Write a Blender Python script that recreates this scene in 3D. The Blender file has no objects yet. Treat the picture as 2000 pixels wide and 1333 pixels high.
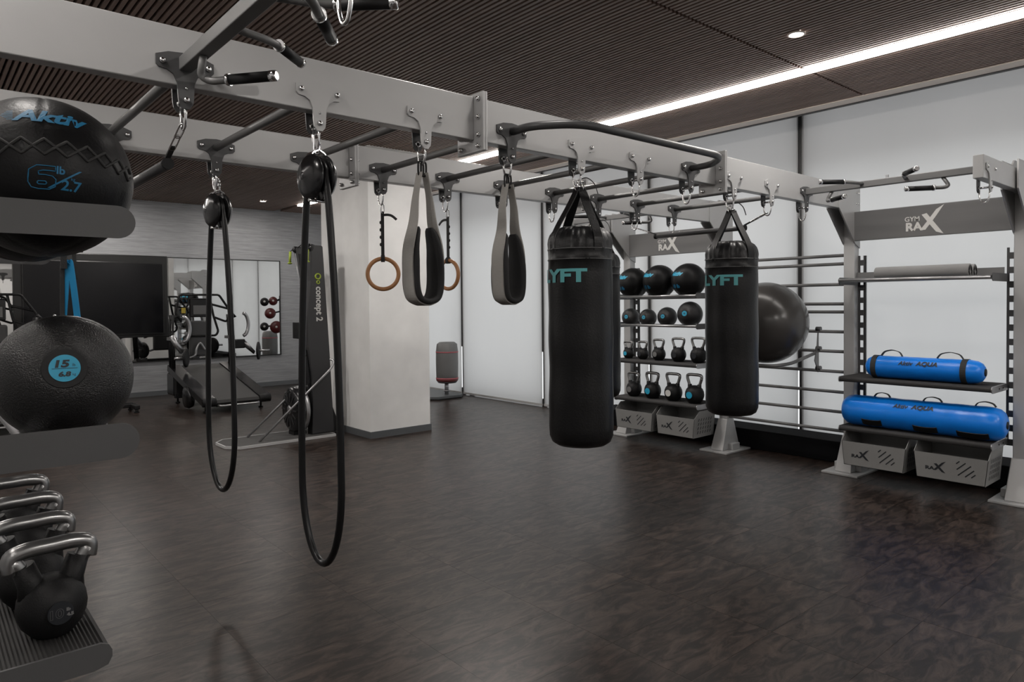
import bpy, bmesh, math, random
from mathutils import Vector, Matrix, noise
random.seed(7)
S = bpy.context.scene
COL = S.collection
R = math.radians
PI = math.pi

# ------------------------------------------------------------------ camera
cam_data = bpy.data.cameras.new('camera')
cam = bpy.data.objects.new('camera', cam_data)
COL.objects.link(cam)
cam_data.sensor_width = 36.0
cam_data.lens = 1361.29 / 2000 * 36
cam_data.shift_y = -(666.5 - 621.94) / 2000
cam_data.clip_start = 0.02
yaw, pitch, roll = R(49.241), R(-1.1794), R(-0.4924)
f = Vector((math.cos(yaw)*math.cos(pitch), math.sin(yaw)*math.cos(pitch), math.sin(pitch)))
r0 = Vector((math.sin(yaw), -math.cos(yaw), 0)); u0 = r0.cross(f)
cr = math.cos(roll)*r0 + math.sin(roll)*u0
cu = -math.sin(roll)*r0 + math.cos(roll)*u0
m3 = Matrix((cr, cu, -f)).transposed()
cam.matrix_world = Matrix.Translation((0, 0, 1.6)) @ m3.to_4x4()
S.camera = cam

# ------------------------------------------------------------------ world, exposure
SKY = 1.24
w = bpy.data.worlds.new('overcast_sky'); S.world = w; w.use_nodes = True
bg = w.node_tree.nodes['Background']
bg.inputs[0].default_value = (0.985, 0.99, 1.0, 1); bg.inputs[1].default_value = SKY
S.view_settings.view_transform = 'Standard'
S.view_settings.look = 'None'
S.view_settings.gamma = 1.0
S.view_settings.use_curve_mapping = False
S.view_settings.exposure = 0.0
STRIP_R, STRIP_FILL = 21.0, 21.0
SPOTS = {(4.80, 2.45): 22.0, (4.45, 5.5): 38.0, (4.86, 12.52): 20.0, (2.4, 2.45): 9.0, (2.4, 7.9): 22.0, (2.4, 12.5): 36.0, (0.0, 2.45): 14.0, (0.0, 7.48): 38.0, (4.8, -2.5): 48.0, (2.4, -2.5): 80.0, (0.0, -2.5): 4.0}
try:
    S.cycles.max_bounces = 10; S.cycles.diffuse_bounces = 5; S.cycles.glossy_bounces = 4
    S.cycles.caustics_reflective = False; S.cycles.caustics_refractive = False
    S.cycles.sample_clamp_indirect = 6.0
except Exception:
    pass

# ------------------------------------------------------------------ materials
def mat(name, col, rough=0.5, metal=0.0, spec=0.5, var=0.0, vscale=8.0, bump=0.0, bscale=60.0, stretch=(1, 1, 1), rvar=0.0, coat=0.0, obj_var=0.0):
    m = bpy.data.materials.new(name); m.use_nodes = True
    nt = m.node_tree; b = nt.nodes['Principled BSDF']
    b.inputs['Base Color'].default_value = (*col, 1)
    b.inputs['Roughness'].default_value = rough
    b.inputs['Metallic'].default_value = metal
    b.inputs['Specular IOR Level'].default_value = spec
    b.inputs['Coat Weight'].default_value = coat
    tc = nt.nodes.new('ShaderNodeTexCoord'); mp = nt.nodes.new('ShaderNodeMapping')
    mp.inputs['Scale'].default_value = stretch
    nt.links.new(tc.outputs['Object'], mp.inputs['Vector'])
    n = nt.nodes.new('ShaderNodeTexNoise'); n.inputs['Scale'].default_value = vscale; n.inputs['Detail'].default_value = 5
    nt.links.new(mp.outputs[0], n.inputs['Vector'])
    v = max(var, 0.03)
    mx = nt.nodes.new('ShaderNodeMix'); mx.data_type = 'RGBA'
    mx.inputs['A'].default_value = (*[c*(1-v) for c in col], 1)
    mx.inputs['B'].default_value = (*[min(1, c*(1+v)) for c in col], 1)
    nt.links.new(n.outputs['Fac'], mx.inputs['Factor'])
    out = mx.outputs['Result']
    if obj_var:
        oi = nt.nodes.new('ShaderNodeObjectInfo')
        mr = nt.nodes.new('ShaderNodeMapRange'); mr.inputs['To Min'].default_value = 1-obj_var; mr.inputs['To Max'].default_value = 1+obj_var
        nt.links.new(oi.outputs['Random'], mr.inputs['Value'])
        mm = nt.nodes.new('ShaderNodeMix'); mm.data_type = 'RGBA'; mm.blend_type = 'MULTIPLY'; mm.inputs['Factor'].default_value = 1
        nt.links.new(out, mm.inputs['A']); nt.links.new(mr.outputs[0], mm.inputs['B'])
        out = mm.outputs['Result']
    nt.links.new(out, b.inputs['Base Color'])
    if rvar:
        mr = nt.nodes.new('ShaderNodeMapRange'); mr.inputs['To Min'].default_value = max(0, rough-rvar); mr.inputs['To Max'].default_value = rough+rvar
        nt.links.new(n.outputs['Fac'], mr.inputs['Value']); nt.links.new(mr.outputs[0], b.inputs['Roughness'])
    if bump:
        n2 = nt.nodes.new('ShaderNodeTexNoise'); n2.inputs['Scale'].default_value = bscale; n2.inputs['Detail'].default_value = 3
        nt.links.new(mp.outputs[0], n2.inputs['Vector'])
        bp = nt.nodes.new('ShaderNodeBump'); bp.inputs['Strength'].default_value = bump; bp.inputs['Distance'].default_value = 0.01
        nt.links.new(n2.outputs['Fac'], bp.inputs['Height']); nt.links.new(bp.outputs[0], b.inputs['Normal'])
    return m

M = {}
M['silver'] = mat('silver_paint', (0.45, 0.45, 0.45), 0.38, 0.25, var=0.06, vscale=5, bump=0.02, bscale=400)
M['graypaint'] = mat('grey_paint', (0.17, 0.17, 0.17), 0.45, 0.2, var=0.06, bump=0.02, bscale=300)
M['darkpaint'] = mat('dark_grey_paint', (0.075, 0.075, 0.077), 0.42, 0.2, var=0.08, bump=0.02, bscale=300)
M['plate'] = mat('end_plate_paint', (0.085, 0.085, 0.087), 0.55, 0.1, var=0.05, bump=0.03, bscale=350)
M['sign'] = mat('sign_panel_paint', (0.15, 0.15, 0.15), 0.4, 0.3, var=0.06, stretch=(1, 0.2, 4), vscale=6)
M['chrome'] = mat('chrome', (0.75, 0.75, 0.76), 0.16, 1.0, var=0.04)
M['steel'] = mat('brushed_steel', (0.42, 0.42, 0.43), 0.33, 0.85, var=0.1, stretch=(1, 12, 1), vscale=30)
M['black'] = mat('black_rubber', (0.0087, 0.0087, 0.0093), 0.55, spec=0.33, var=0.2, bump=0.05, bscale=200)
M['gloss_black'] = mat('gloss_black_plastic', (0.012, 0.012, 0.013), 0.22, var=0.2)
M['leather'] = mat('black_leather', (0.0068, 0.0068, 0.0074), 0.36, spec=0.33, var=0.25, vscale=12, bump=0.12, bscale=90, rvar=0.06)
M['soft_leather'] = mat('black_medicine_ball_leather', (0.0065, 0.0065, 0.007), 0.40, spec=0.22, var=0.2, vscale=14, bump=0.08, bscale=160)
M['slam'] = mat('pebbled_slam_rubber', (0.0087, 0.0087, 0.0093), 0.29, spec=0.5, var=0.3, vscale=30, bump=0.42, bscale=330)
M['swiss'] = mat('charcoal_vinyl', (0.05, 0.047, 0.045), 0.24, var=0.1, bump=0.02, bscale=100)
M['kb'] = mat('kettlebell_coating', (0.0085, 0.0085, 0.009), 0.48, spec=0.25, var=0.15, bump=0.12, bscale=250)
M['rope'] = mat('black_rope_sleeve', (0.0074, 0.0074, 0.0081), 0.3, spec=0.33, var=0.2, bump=0.05, bscale=150)
M['web'] = mat('grey_webbing', (0.33, 0.32, 0.30), 0.8, var=0.15, stretch=(1, 1, 30), vscale=25, bump=0.2, bscale=30)
M['webdark'] = mat('dark_webbing', (0.025, 0.025, 0.025), 0.75, var=0.2, bump=0.2, bscale=200)
M['fabric'] = mat('black_pad_fabric', (0.016, 0.016, 0.017), 0.85, var=0.2, bump=0.15, bscale=300)
M['wood'] = mat('ring_birch', (0.42, 0.20, 0.085), 0.45, var=0.22, vscale=10, stretch=(6, 1, 1))
M['blue'] = mat('blue_vinyl', (0.004, 0.21, 0.80), 0.30, var=0.12, vscale=9, bump=0.25, bscale=9)
M['bandblue'] = mat('blue_band', (0.01, 0.25, 0.52), 0.6, var=0.1)
M['print_blue'] = mat('blue_print', (0.005, 0.14, 0.28), 0.5)
M['disc_blue'] = mat('badge_blue', (0.02, 0.33, 0.52), 0.4)
M['print_teal'] = mat('teal_print', (0.10, 0.38, 0.40), 0.5)
M['print_white'] = mat('white_print', (0.62, 0.62, 0.6), 0.5)
M['print_black'] = mat('black_print', (0.01, 0.012, 0.016), 0.5)
M['print_grey'] = mat('grey_print', (0.16, 0.16, 0.16), 0.5)
M['green'] = mat('lime_plastic', (0.36, 0.46, 0.05), 0.45)
M['mat_roll'] = mat('grey_foam_mat', (0.27, 0.27, 0.27), 0.85, var=0.1, bump=0.2, bscale=200)
M['red'] = mat('dark_red_vinyl', (0.10, 0.012, 0.012), 0.4)
M['pink'] = mat('red_trim', (0.42, 0.10, 0.12), 0.5)
M['screen'] = mat('screen_glass', (0.004, 0.004, 0.005), 0.2, var=0.1, spec=0.3)
M['tvframe'] = mat('tv_frame', (0.012, 0.012, 0.012), 0.35)
M['skirt'] = mat('grey_skirting', (0.105, 0.112, 0.118), 0.5, var=0.08)
M['trimlight'] = mat('plaster_trim', (0.80, 0.72, 0.66), 0.6, var=0.04)
M['backing'] = mat('black_ceiling_backing', (0.004, 0.003, 0.003), 0.9)
M['slat'] = mat('walnut_slat', (0.27, 0.195, 0.165), 0.5, var=0.12, vscale=4, stretch=(8, 0.6, 8), obj_var=0.12)
M['mullion'] = mat('mullion_black', (0.02, 0.02, 0.021), 0.5)
M['plainwall'] = mat('light_wall_paint', (0.50, 0.50, 0.50), 0.7, var=0.03)
M['spandrel'] = mat('spandrel_panel', (0.75, 0.75, 0.76), 0.7, var=0.02)
M['felt'] = mat('mat_rubber', (0.022, 0.021, 0.021), 0.6, var=0.1)
M['felt_grey'] = mat('grey_deck_rubber', (0.085, 0.083, 0.082), 0.85, var=0.1, spec=0.2)
M['ski_black'] = mat('satin_black_aluminium', (0.035, 0.035, 0.037), 0.45, var=0.08)
M['basket'] = mat('basket_steel', (0.27, 0.27, 0.265), 0.4, 0.3, var=0.06, vscale=5)
M['plinth'] = mat('matt_black_plinth', (0.006, 0.006, 0.007), 0.85, spec=0.1)
M['yellow'] = mat('yellow_tag', (0.55, 0.42, 0.06), 0.5)

def column_plaster():
    m = mat("mottled_plaster", (0.85, 0.85, 0.84), 0.75, var=0.17, vscale=2.3, bump=0.03, bscale=25)
    return m
M['plaster'] = column_plaster()

def grasscloth():
    m = bpy.data.materials.new('grey_grasscloth'); m.use_nodes = True
    nt = m.node_tree; b = nt.nodes['Principled BSDF']; b.inputs['Roughness'].default_value = 0.55
    tc = nt.nodes.new('ShaderNodeTexCoord'); mp = nt.nodes.new('ShaderNodeMapping'); mp.inputs['Scale'].default_value = (0.9, 1, 14)
    n = nt.nodes.new('ShaderNodeTexNoise'); n.inputs['Scale'].default_value = 2.4; n.inputs['Detail'].default_value = 8; n.inputs['Roughness'].default_value = 0.7
    cr = nt.nodes.new('ShaderNodeValToRGB')
    cr.color_ramp.elements[0].position = 0.3; cr.color_ramp.elements[0].color = (0.20, 0.205, 0.215, 1)
    cr.color_ramp.elements[1].position = 0.72; cr.color_ramp.elements[1].color = (0.36, 0.365, 0.375, 1)
    nt.links.new(tc.outputs['Object'], mp.inputs[0]); nt.links.new(mp.outputs[0], n.inputs[0])
    nt.links.new(n.outputs['Fac'], cr.inputs[0]); nt.links.new(cr.outputs[0], b.inputs['Base Color'])
    return m
M['grasscloth'] = grasscloth()

def floor_mat():
    m = bpy.data.materials.new('slate_look_vinyl'); m.use_nodes = True
    nt = m.node_tree; b = nt.nodes['Principled BSDF']; L = nt.links
    tc = nt.nodes.new('ShaderNodeTexCoord'); oi = nt.nodes.new('ShaderNodeObjectInfo')
    geo = nt.nodes.new('ShaderNodeNewGeometry')
    off = nt.nodes.new('ShaderNodeVectorMath'); off.operation = 'MULTIPLY_ADD'
    comb = nt.nodes.new('ShaderNodeCombineXYZ')
    L.new(oi.outputs['Random'], comb.inputs[0]); L.new(oi.outputs['Random'], comb.inputs[1])
    off.inputs[1].default_value = (31, 57, 0)
    L.new(comb.outputs[0], off.inputs[0]); L.new(geo.outputs['Position'], off.inputs[2])
    mp = nt.nodes.new('ShaderNodeMapping'); mp.inputs['Scale'].default_value = (1.5, 4.6, 1); mp.inputs['Rotation'].default_value = (0, 0, R(6))
    L.new(off.outputs[0], mp.inputs[0])
    n = nt.nodes.new('ShaderNodeTexNoise'); n.inputs['Scale'].default_value = 3.2; n.inputs['Detail'].default_value = 9; n.inputs['Roughness'].default_value = 0.72; n.inputs['Distortion'].default_value = 1.0
    L.new(mp.outputs[0], n.inputs[0])
    cr = nt.nodes.new('ShaderNodeValToRGB'); e = cr.color_ramp.elements
    e[0].position = 0.43; e[0].color = (0.0085, 0.0049, 0.0036, 1)
    e[1].position = 0.66; e[1].color = (0.062, 0.0435, 0.0350, 1)
    L.new(n.outputs['Fac'], cr.inputs[0])
    mr = nt.nodes.new('ShaderNodeMapRange'); mr.inputs['To Min'].default_value = 0.88; mr.inputs['To Max'].default_value = 1.12
    L.new(oi.outputs['Random'], mr.inputs['Value'])
    mm = nt.nodes.new('ShaderNodeMix'); mm.data_type = 'RGBA'; mm.blend_type = 'MULTIPLY'; mm.inputs['Factor'].default_value = 1
    L.new(cr.outputs[0], mm.inputs['A']); L.new(mr.outputs[0], mm.inputs['B']); L.new(mm.outputs['Result'], b.inputs['Base Color'])
    rr = nt.nodes.new('ShaderNodeMapRange'); rr.inputs['To Min'].default_value = 0.38; rr.inputs['To Max'].default_value = 0.29
    L.new(n.outputs['Fac'], rr.inputs['Value']); L.new(rr.outputs[0], b.inputs['Roughness'])
    b.inputs['Specular IOR Level'].default_value = 0.33
    bp = nt.nodes.new('ShaderNodeBump'); bp.inputs['Strength'].default_value = 0.12; bp.inputs['Distance'].default_value = 0.004
    L.new(n.outputs['Fac'], bp.inputs['Height']); L.new(bp.outputs[0], b.inputs['Normal'])
    return m
M['floor'] = floor_mat()
M['grout'] = mat('floor_joint', (0.018, 0.014, 0.012), 0.4)

def blind_mat():
    m = bpy.data.materials.new('translucent_blind_fabric'); m.use_nodes = True
    nt = m.node_tree; L = nt.links
    for n in list(nt.nodes):
        if n.type != 'OUTPUT_MATERIAL': nt.nodes.remove(n)
    out = [n for n in nt.nodes if n.type == 'OUTPUT_MATERIAL'][0]
    tr = nt.nodes.new('ShaderNodeBsdfTranslucent'); df = nt.nodes.new('ShaderNodeBsdfDiffuse')
    tc = nt.nodes.new('ShaderNodeTexCoord'); mp = nt.nodes.new('ShaderNodeMapping'); mp.inputs['Scale'].default_value = (1, 1.2, 0.35)
    n = nt.nodes.new('ShaderNodeTexNoise'); n.inputs['Scale'].default_value = 1.4; n.inputs['Detail'].default_value = 3
    L.new(tc.outputs['Object'], mp.inputs[0]); L.new(mp.outputs[0], n.inputs[0])
    mx = nt.nodes.new('ShaderNodeMix'); mx.data_type = 'RGBA'
    mx.inputs['A'].default_value = (0.60, 0.60, 0.60, 1); mx.inputs['B'].default_value = (0.68, 0.68, 0.68, 1)
    L.new(n.outputs['Fac'], mx.inputs['Factor']); L.new(mx.outputs['Result'], tr.inputs[0])
    df.inputs[0].default_value = (0.7, 0.7, 0.7, 1)
    ms = nt.nodes.new('ShaderNodeMixShader'); ms.inputs[0].default_value = 0.35
    L.new(tr.outputs[0], ms.inputs[1]); L.new(df.outputs[0], ms.inputs[2]); L.new(ms.outputs[0], out.inputs[0])
    return m
M['blind'] = blind_mat()

def glassy(name, col, rough, trans):
    m = bpy.data.materials.new(name); m.use_nodes = True; nt = m.node_tree
    for n in list(nt.nodes):
        if n.type != 'OUTPUT_MATERIAL': nt.nodes.remove(n)
    out = [n for n in nt.nodes if n.type == 'OUTPUT_MATERIAL'][0]
    a = nt.nodes.new('ShaderNodeBsdfTransparent'); a.inputs[0].default_value = (*col, 1)
    g = nt.nodes.new('ShaderNodeBsdfGlossy'); g.inputs['Roughness'].default_value = rough
    ms = nt.nodes.new('ShaderNodeMixShader'); ms.inputs[0].default_value = 1-trans
    nt.links.new(a.outputs[0], ms.inputs[1]); nt.links.new(g.outputs[0], ms.inputs[2]); nt.links.new(ms.outputs[0], out.inputs[0])
    return m
M['glass'] = glassy('window_glass', (0.95, 0.97, 0.97), 0.02, 0.93)
M['mirror'] = mat('mirror_silver', (0.70, 0.70, 0.69), 0.015, 1.0, var=0.0)

def opal(name, t):
    m = bpy.data.materials.new(name); m.use_nodes = True; nt = m.node_tree
    for n in list(nt.nodes):
        if n.type != 'OUTPUT_MATERIAL': nt.nodes.remove(n)
    out = [n for n in nt.nodes if n.type == 'OUTPUT_MATERIAL'][0]
    a = nt.nodes.new('ShaderNodeBsdfTranslucent'); a.inputs[0].default_value = (t, t, t, 1)
    nt.links.new(a.outputs[0], out.inputs[0])
    return m
M['opal'] = opal('opal_spandrel_glass', 0.55)

def emit(name, col, e):
    m = bpy.data.materials.new(name); m.use_nodes = True; nt = m.node_tree
    b = nt.nodes['Principled BSDF']; b.inputs['Base Color'].default_value = (*col, 1)
    b.inputs['Emission Color'].default_value = (*col, 1); b.inputs['Emission Strength'].default_value = e
    return m
M['strip'] = emit('led_strip_diffuser', (1.0, 0.95, 0.90), STRIP_R)
M['strip_left'] = emit('led_strip_diffuser_left', (1.0, 0.95, 0.90), STRIP_FILL)
M['led'] = emit('downlight_lens', (1.0, 0.95, 0.90), 12.0)

# ------------------------------------------------------------------ geometry helpers
class G:
    def __init__(s): s.v = []; s.f = []; s.sm = []
    def add(s, vs, fs, smooth=False):
        o = len(s.v); s.v += [tuple(p) for p in vs]
        s.f += [tuple(i+o for i in q) for q in fs]; s.sm += [smooth]*len(fs)
        return s
    def box(s, x0, x1, y0, y1, z0, z1):
        v = [(x, y, z) for x in (x0, x1) for y in (y0, y1) for z in (z0, z1)]
        return s.add(v, [(0, 1, 3, 2), (4, 6, 7, 5), (0, 4, 5, 1), (2, 3, 7, 6), (0, 2, 6, 4), (1, 5, 7, 3)])
    def obox(s, c, ax, ay, az):                       # oriented box: centre + half axes
        c = Vector(c); ax, ay, az = Vector(ax), Vector(ay), Vector(az)
        v = [c+i*ax+j*ay+k*az for i in (-1, 1) for j in (-1, 1) for k in (-1, 1)]
        return s.add(v, [(0, 1, 3, 2), (4, 6, 7, 5), (0, 4, 5, 1), (2, 3, 7, 6), (0, 2, 6, 4), (1, 5, 7, 3)])
    def prism(s, poly, o, ux, uy, n, t0, t1):          # polygon in (ux,uy) swept t0..t1 along n
        o, ux, uy, n = Vector(o), Vector(ux), Vector(uy), Vector(n); k = len(poly)
        v = [o+a*ux+b*uy+t0*n for a, b in poly]+[o+a*ux+b*uy+t1*n for a, b in poly]
        fs = [tuple(range(k))[::-1], tuple(range(k, 2*k))]+[(i, (i+1) % k, k+(i+1) % k, k+i) for i in range(k)]
        return s.add(v, fs)
    def sweep(s, prof, path, ref=(0, 0, 1), closed=False, smooth=True, scale=None, pclosed=True):
        P = [Vector(p) for p in path]; n = len(P); k = len(prof); vs = []; ref = Vector(ref)
        for i in range(n):
            a = P[(i-1) % n] if (closed or i > 0) else P[i]; b = P[(i+1) % n] if (closed or i < n-1) else P[i]
            t = (b-a).normalized()
            sd = ref-ref.dot(t)*t
            if sd.length < 1e-4:
                sd = Vector((1, 0, 0))-t.x*t
                if sd.length < 1e-4: sd = Vector((0, 1, 0))
            sd.normalize(); up = t.cross(sd); q = scale[i] if scale else 1
            vs += [P[i]+q*(x*sd+y*up) for x, y in prof]
        fs = []
        for i in range(n if closed else n-1):
            j = (i+1) % n
            for c in range(k): fs.append((i*k+c, i*k+(c+1) % k, j*k+(c+1) % k, j*k+c))
        s.add(vs, fs, smooth)
        if not closed:
            o = len(s.v)-len(vs)
            s.f += [tuple(o+c for c in range(k))[::-1], tuple(o+(n-1)*k+c for c in range(k))]; s.sm += [False, False]
        return s
    def tube(s, path, r, sides=12, closed=False, ref=(0, 0, 1), scale=None):
        return s.sweep([(r*math.cos(2*PI*i/sides), r*math.sin(2*PI*i/sides)) for i in range(sides)], path, ref, closed, True, scale)
    def cyl(s, a, b, r, sides=16, ref=(0.3, 0.5, 0.81)): return s.tube([a, b], r, sides, ref=ref)
    def ribbon(s, path, w, t, ref, closed=False):
        return s.sweep([(-w/2, -t/2), (w/2, -t/2), (w/2, t/2), (-w/2, t/2)], path, ref, closed, False)
    def lathe(s, prof, c=(0, 0, 0), axis=(0, 0, 1), sides=32, smooth=True, fn=None):   # prof: (r, h)
        az = Vector(axis).normalized(); ax = az.orthogonal().normalized(); ay = az.cross(ax); c = Vector(c)
        if abs(az.z) > 0.99: ax, ay = Vector((1, 0, 0)), Vector((0, 1, 0))*az.z
        vs = []; k = sides
        for rr, h in prof:
            for i in range(k):
                a = 2*PI*i/k; q = rr
                if fn: q = rr+fn(a, h, rr)
                vs.append(c+q*(math.cos(a)*ax+math.sin(a)*ay)+h*az)
        fs = []
        for i in range(len(prof)-1):
            for j in range(k): fs.append((i*k+j, i*k+(j+1) % k, (i+1)*k+(j+1) % k, (i+1)*k+j))
        fs.append(tuple(range(k))[::-1]); fs.append(tuple((len(prof)-1)*k+j for j in range(k)))
        return s.add(vs, fs, smooth)
    def ball(s, c, rx, ry=None, rz=None, seg=32, rings=16, fn=None):
        ry = ry or rx; rz = rz or rx; vs = []; fs = []
        for i in range(rings+1):
            e = -PI/2+PI*i/rings
            for j in range(seg):
                a = 2*PI*j/seg; d = Vector((math.cos(e)*math.cos(a), math.cos(e)*math.sin(a), math.sin(e)))
                q = 1+(fn(d) if fn else 0)
                vs.append((c[0]+rx*d.x*q, c[1]+ry*d.y*q, c[2]+rz*d.z*q))
        for i in range(rings):
            for j in range(seg): fs.append((i*seg+j, i*seg+(j+1) % seg, (i+1)*seg+(j+1) % seg, (i+1)*seg+j))
        return s.add(vs, fs, True)
    def torus(s, c, Rr, r, axis, seg=40, sides=14):
        az = Vector(axis).normalized(); ax = az.orthogonal().normalized(); ay = az.cross(ax); c = Vector(c)
        return s.tube([c+Rr*(math.cos(2*PI*i/seg)*ax+math.sin(2*PI*i/seg)*ay) for i in range(seg)], r, sides, True, ref=az)
    def mesh(s, name):
        me = bpy.data.meshes.new(name); me.from_pydata(s.v, [], s.f)
        me.polygons.foreach_set('use_smooth', s.sm); me.update()
        return me

def rounded(path, rad, n=6):
    P = [Vector(p) for p in path]; out = [P[0]]
    for i in range(1, len(P)-1):
        a, b, c = P[i-1], P[i], P[i+1]; d1 = (a-b); d2 = (c-b)
        q = min(rad, d1.length*0.49, d2.length*0.49); p1 = b+d1.normalized()*q; p2 = b+d2.normalized()*q
        for k in range(n+1):
            t = k/n; out.append((1-t)**2*p1+2*t*(1-t)*b+t*t*p2)
    out.append(P[-1]); return out

def spline(pts, n=8, closed=False):
    P = [Vector(p) for p in pts]; k = len(P); out = []
    rng = range(k) if closed else range(k-1)
    for i in rng:
        p0 = P[(i-1) % k] if (closed or i > 0) else P[i]; p1 = P[i]; p2 = P[(i+1) % k]; p3 = P[(i+2) % k] if (closed or i+2 < k) else p2
        for j in range(n):
            t = j/n
            out.append(0.5*((2*p1)+(p2-p0)*t+(2*p0-5*p1+4*p2-p3)*t*t+(3*p1-p0-3*p2+p3)*t**3))
    if not closed: out.append(P[-1])
    return out

def tag(o, label=None, cat=None, group=None, kind=None):
    if label: o['label'] = label
    if cat: o['category'] = cat
    if group: o['group'] = group
    if kind: o['kind'] = kind
    return o

def thing(name, label, cat, loc=(0, 0, 0), rotz=0.0, group=None):
    o = bpy.data.objects.new(name, None); COL.objects.link(o); o.empty_display_size = 0.1
    o.location = loc; o.rotation_euler = (0, 0, rotz)
    return tag(o, label, cat, group)

def obj(name, g, m, parent=None, world=True, bevel=0.0, bseg=2, label=None):
    me = g.mesh(name) if isinstance(g, G) else g
    if bevel:
        bm = bmesh.new(); bm.from_mesh(me)
        bmesh.ops.recalc_face_normals(bm, faces=bm.faces)
        bmesh.ops.bevel(bm, geom=[e for e in bm.edges if len(e.link_faces) == 2 and e.calc_face_angle(0) > 0.6], offset=bevel, segments=bseg, profile=0.5, affect='EDGES', clamp_overlap=True)
        bm.to_mesh(me); bm.free()
    if m and not me.materials: me.materials.append(M[m] if isinstance(m, str) else m)
    o = bpy.data.objects.new(name, me); COL.objects.link(o)
    if parent:
        o.parent = parent
        if world and parent.type == 'EMPTY':
            o.matrix_parent_inverse = (Matrix.Translation(parent.location) @ Matrix.Rotation(parent.rotation_euler.z, 4, 'Z')).inverted()
    if label: o['label'] = label
    return o

def copy_tree(o, parent=None):
    c = o.copy(); COL.objects.link(c); c.parent = parent
    if parent: c.matrix_parent_inverse = o.matrix_parent_inverse.copy()
    for ch in o.children: copy_tree(ch, c)
    return c

def struct(name, g, m, **k):
    o = obj(name, g, m, **k); o['kind'] = 'structure'; return o

def text_geo(body, size=1.0, offset=0.0, shear=0.0, spacing=1.0, outline=0.0, cuts=0.0, xs=1.0):
    cu = bpy.data.curves.new('t', 'FONT'); cu.body = body; cu.size = size; cu.offset = offset; cu.shear = shear
    cu.space_character = spacing; cu.align_x = 'CENTER'; cu.align_y = 'CENTER'; cu.resolution_u = 4
    if outline: cu.fill_mode = 'NONE'; cu.bevel_depth = outline; cu.bevel_resolution = 0
    o = bpy.data.objects.new('t', cu); COL.objects.link(o)
    dg = bpy.context.evaluated_depsgraph_get(); me = bpy.data.meshes.new_from_object(o.evaluated_get(dg))
    bpy.data.objects.remove(o); bpy.data.curves.remove(cu)
    bm = bmesh.new(); bm.from_mesh(me); bpy.data.meshes.remove(me)
    xsv = [v.co.x for v in bm.verts]; cx = (min(xsv)+max(xsv))/2
    ysv = [v.co.y for v in bm.verts]; cy = (min(ysv)+max(ysv))/2
    for v in bm.verts: v.co.x = (v.co.x-cx)*xs; v.co.y -= cy
    if cuts:
        x = (min(xsv)-cx)*xs+cuts
        while x < (max(xsv)-cx)*xs:
            bmesh.ops.bisect_plane(bm, geom=bm.verts[:]+bm.edges[:]+bm.faces[:], plane_co=(x, 0, 0), plane_no=(1, 0, 0)); x += cuts
    bm.verts.ensure_lookup_table(); bm.verts.index_update()
    vs = [tuple(v.co) for v in bm.verts]; fs = [tuple(v.index for v in q.verts) for q in bm.faces]; bm.free()
    return vs, fs

def text(name, body, fmap, m, parent, **k):
    vs, fs = text_geo(body, **k); g = G(); g.add([fmap(*p) for p in vs], fs)
    return obj(name, g, m, parent)

def flat_map(o, ux, uy):
    o, ux, uy = Vector(o), Vector(ux), Vector(uy); n = ux.cross(uy)
    return lambda x, y, z=0: o+x*ux+y*uy+z*n
def cyl_map(cx, cy, Rr, az0, z0):
    return lambda x, y, z=0: Vector((cx+(Rr+z)*math.cos(az0+x/Rr), cy+(Rr+z)*math.sin(az0+x/Rr), z0+y))
def sph_map(c, Rr, az0, el0, tilt=0.0, azc=0.0):
    RM = Matrix.Rotation(tilt, 3, Vector((math.sin(azc), -math.cos(azc), 0)))
    def q(x, y, z=0):
        el = el0+y/Rr; az = az0+x/(Rr*max(0.3, math.cos(el)))
        return Vector(c)+(Rr+z)*(RM @ Vector((math.cos(el)*math.cos(az), math.cos(el)*math.sin(az), math.sin(el))))
    return q

# logo made of GYM / RA / a big slashed X, drawn in a unit about 0.43 wide
XP1 = [(-0.144, 0.047), (-0.079, 0.056), (0.134, -0.119), (0.04, -0.10), (-0.05, -0.03)]
XP2 = [(0.141, 0.116), (0.04, 0.08), (-0.06, 0.0), (-0.163, -0.079), (-0.094, -0.079), (0.02, 0.01)]
def logo(parent, fmap0, m, s=1.0, gym=True, fx=0.58):
    fmap = lambda x, y, z=0: fmap0(x*fx, y, z)
    g = G()
    for k, p in enumerate((XP1, XP2)): g.add([fmap(a*s, b*s, 0.0003*(k+1)) for a, b in p], [tuple(range(len(p)))])
    obj('logo_cross', g, m, parent)
    if gym: text('lettering', 'GYM', lambda x, y, z=0: fmap(x-0.268*s, y+0.018*s, z), m, parent, size=0.054*s, offset=0.0008*s, xs=1.75)
    text('lettering', 'RA', lambda x, y, z=0: fmap(x-0.238*s, y-0.046*s, z), m, parent, size=0.092*s, offset=0.004*s, xs=1.85)

# ================================================================== SETTING
CEIL = 3.5; XW = 7.4; YM = 13.70; XL = -1.45; YB = -4.2
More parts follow.
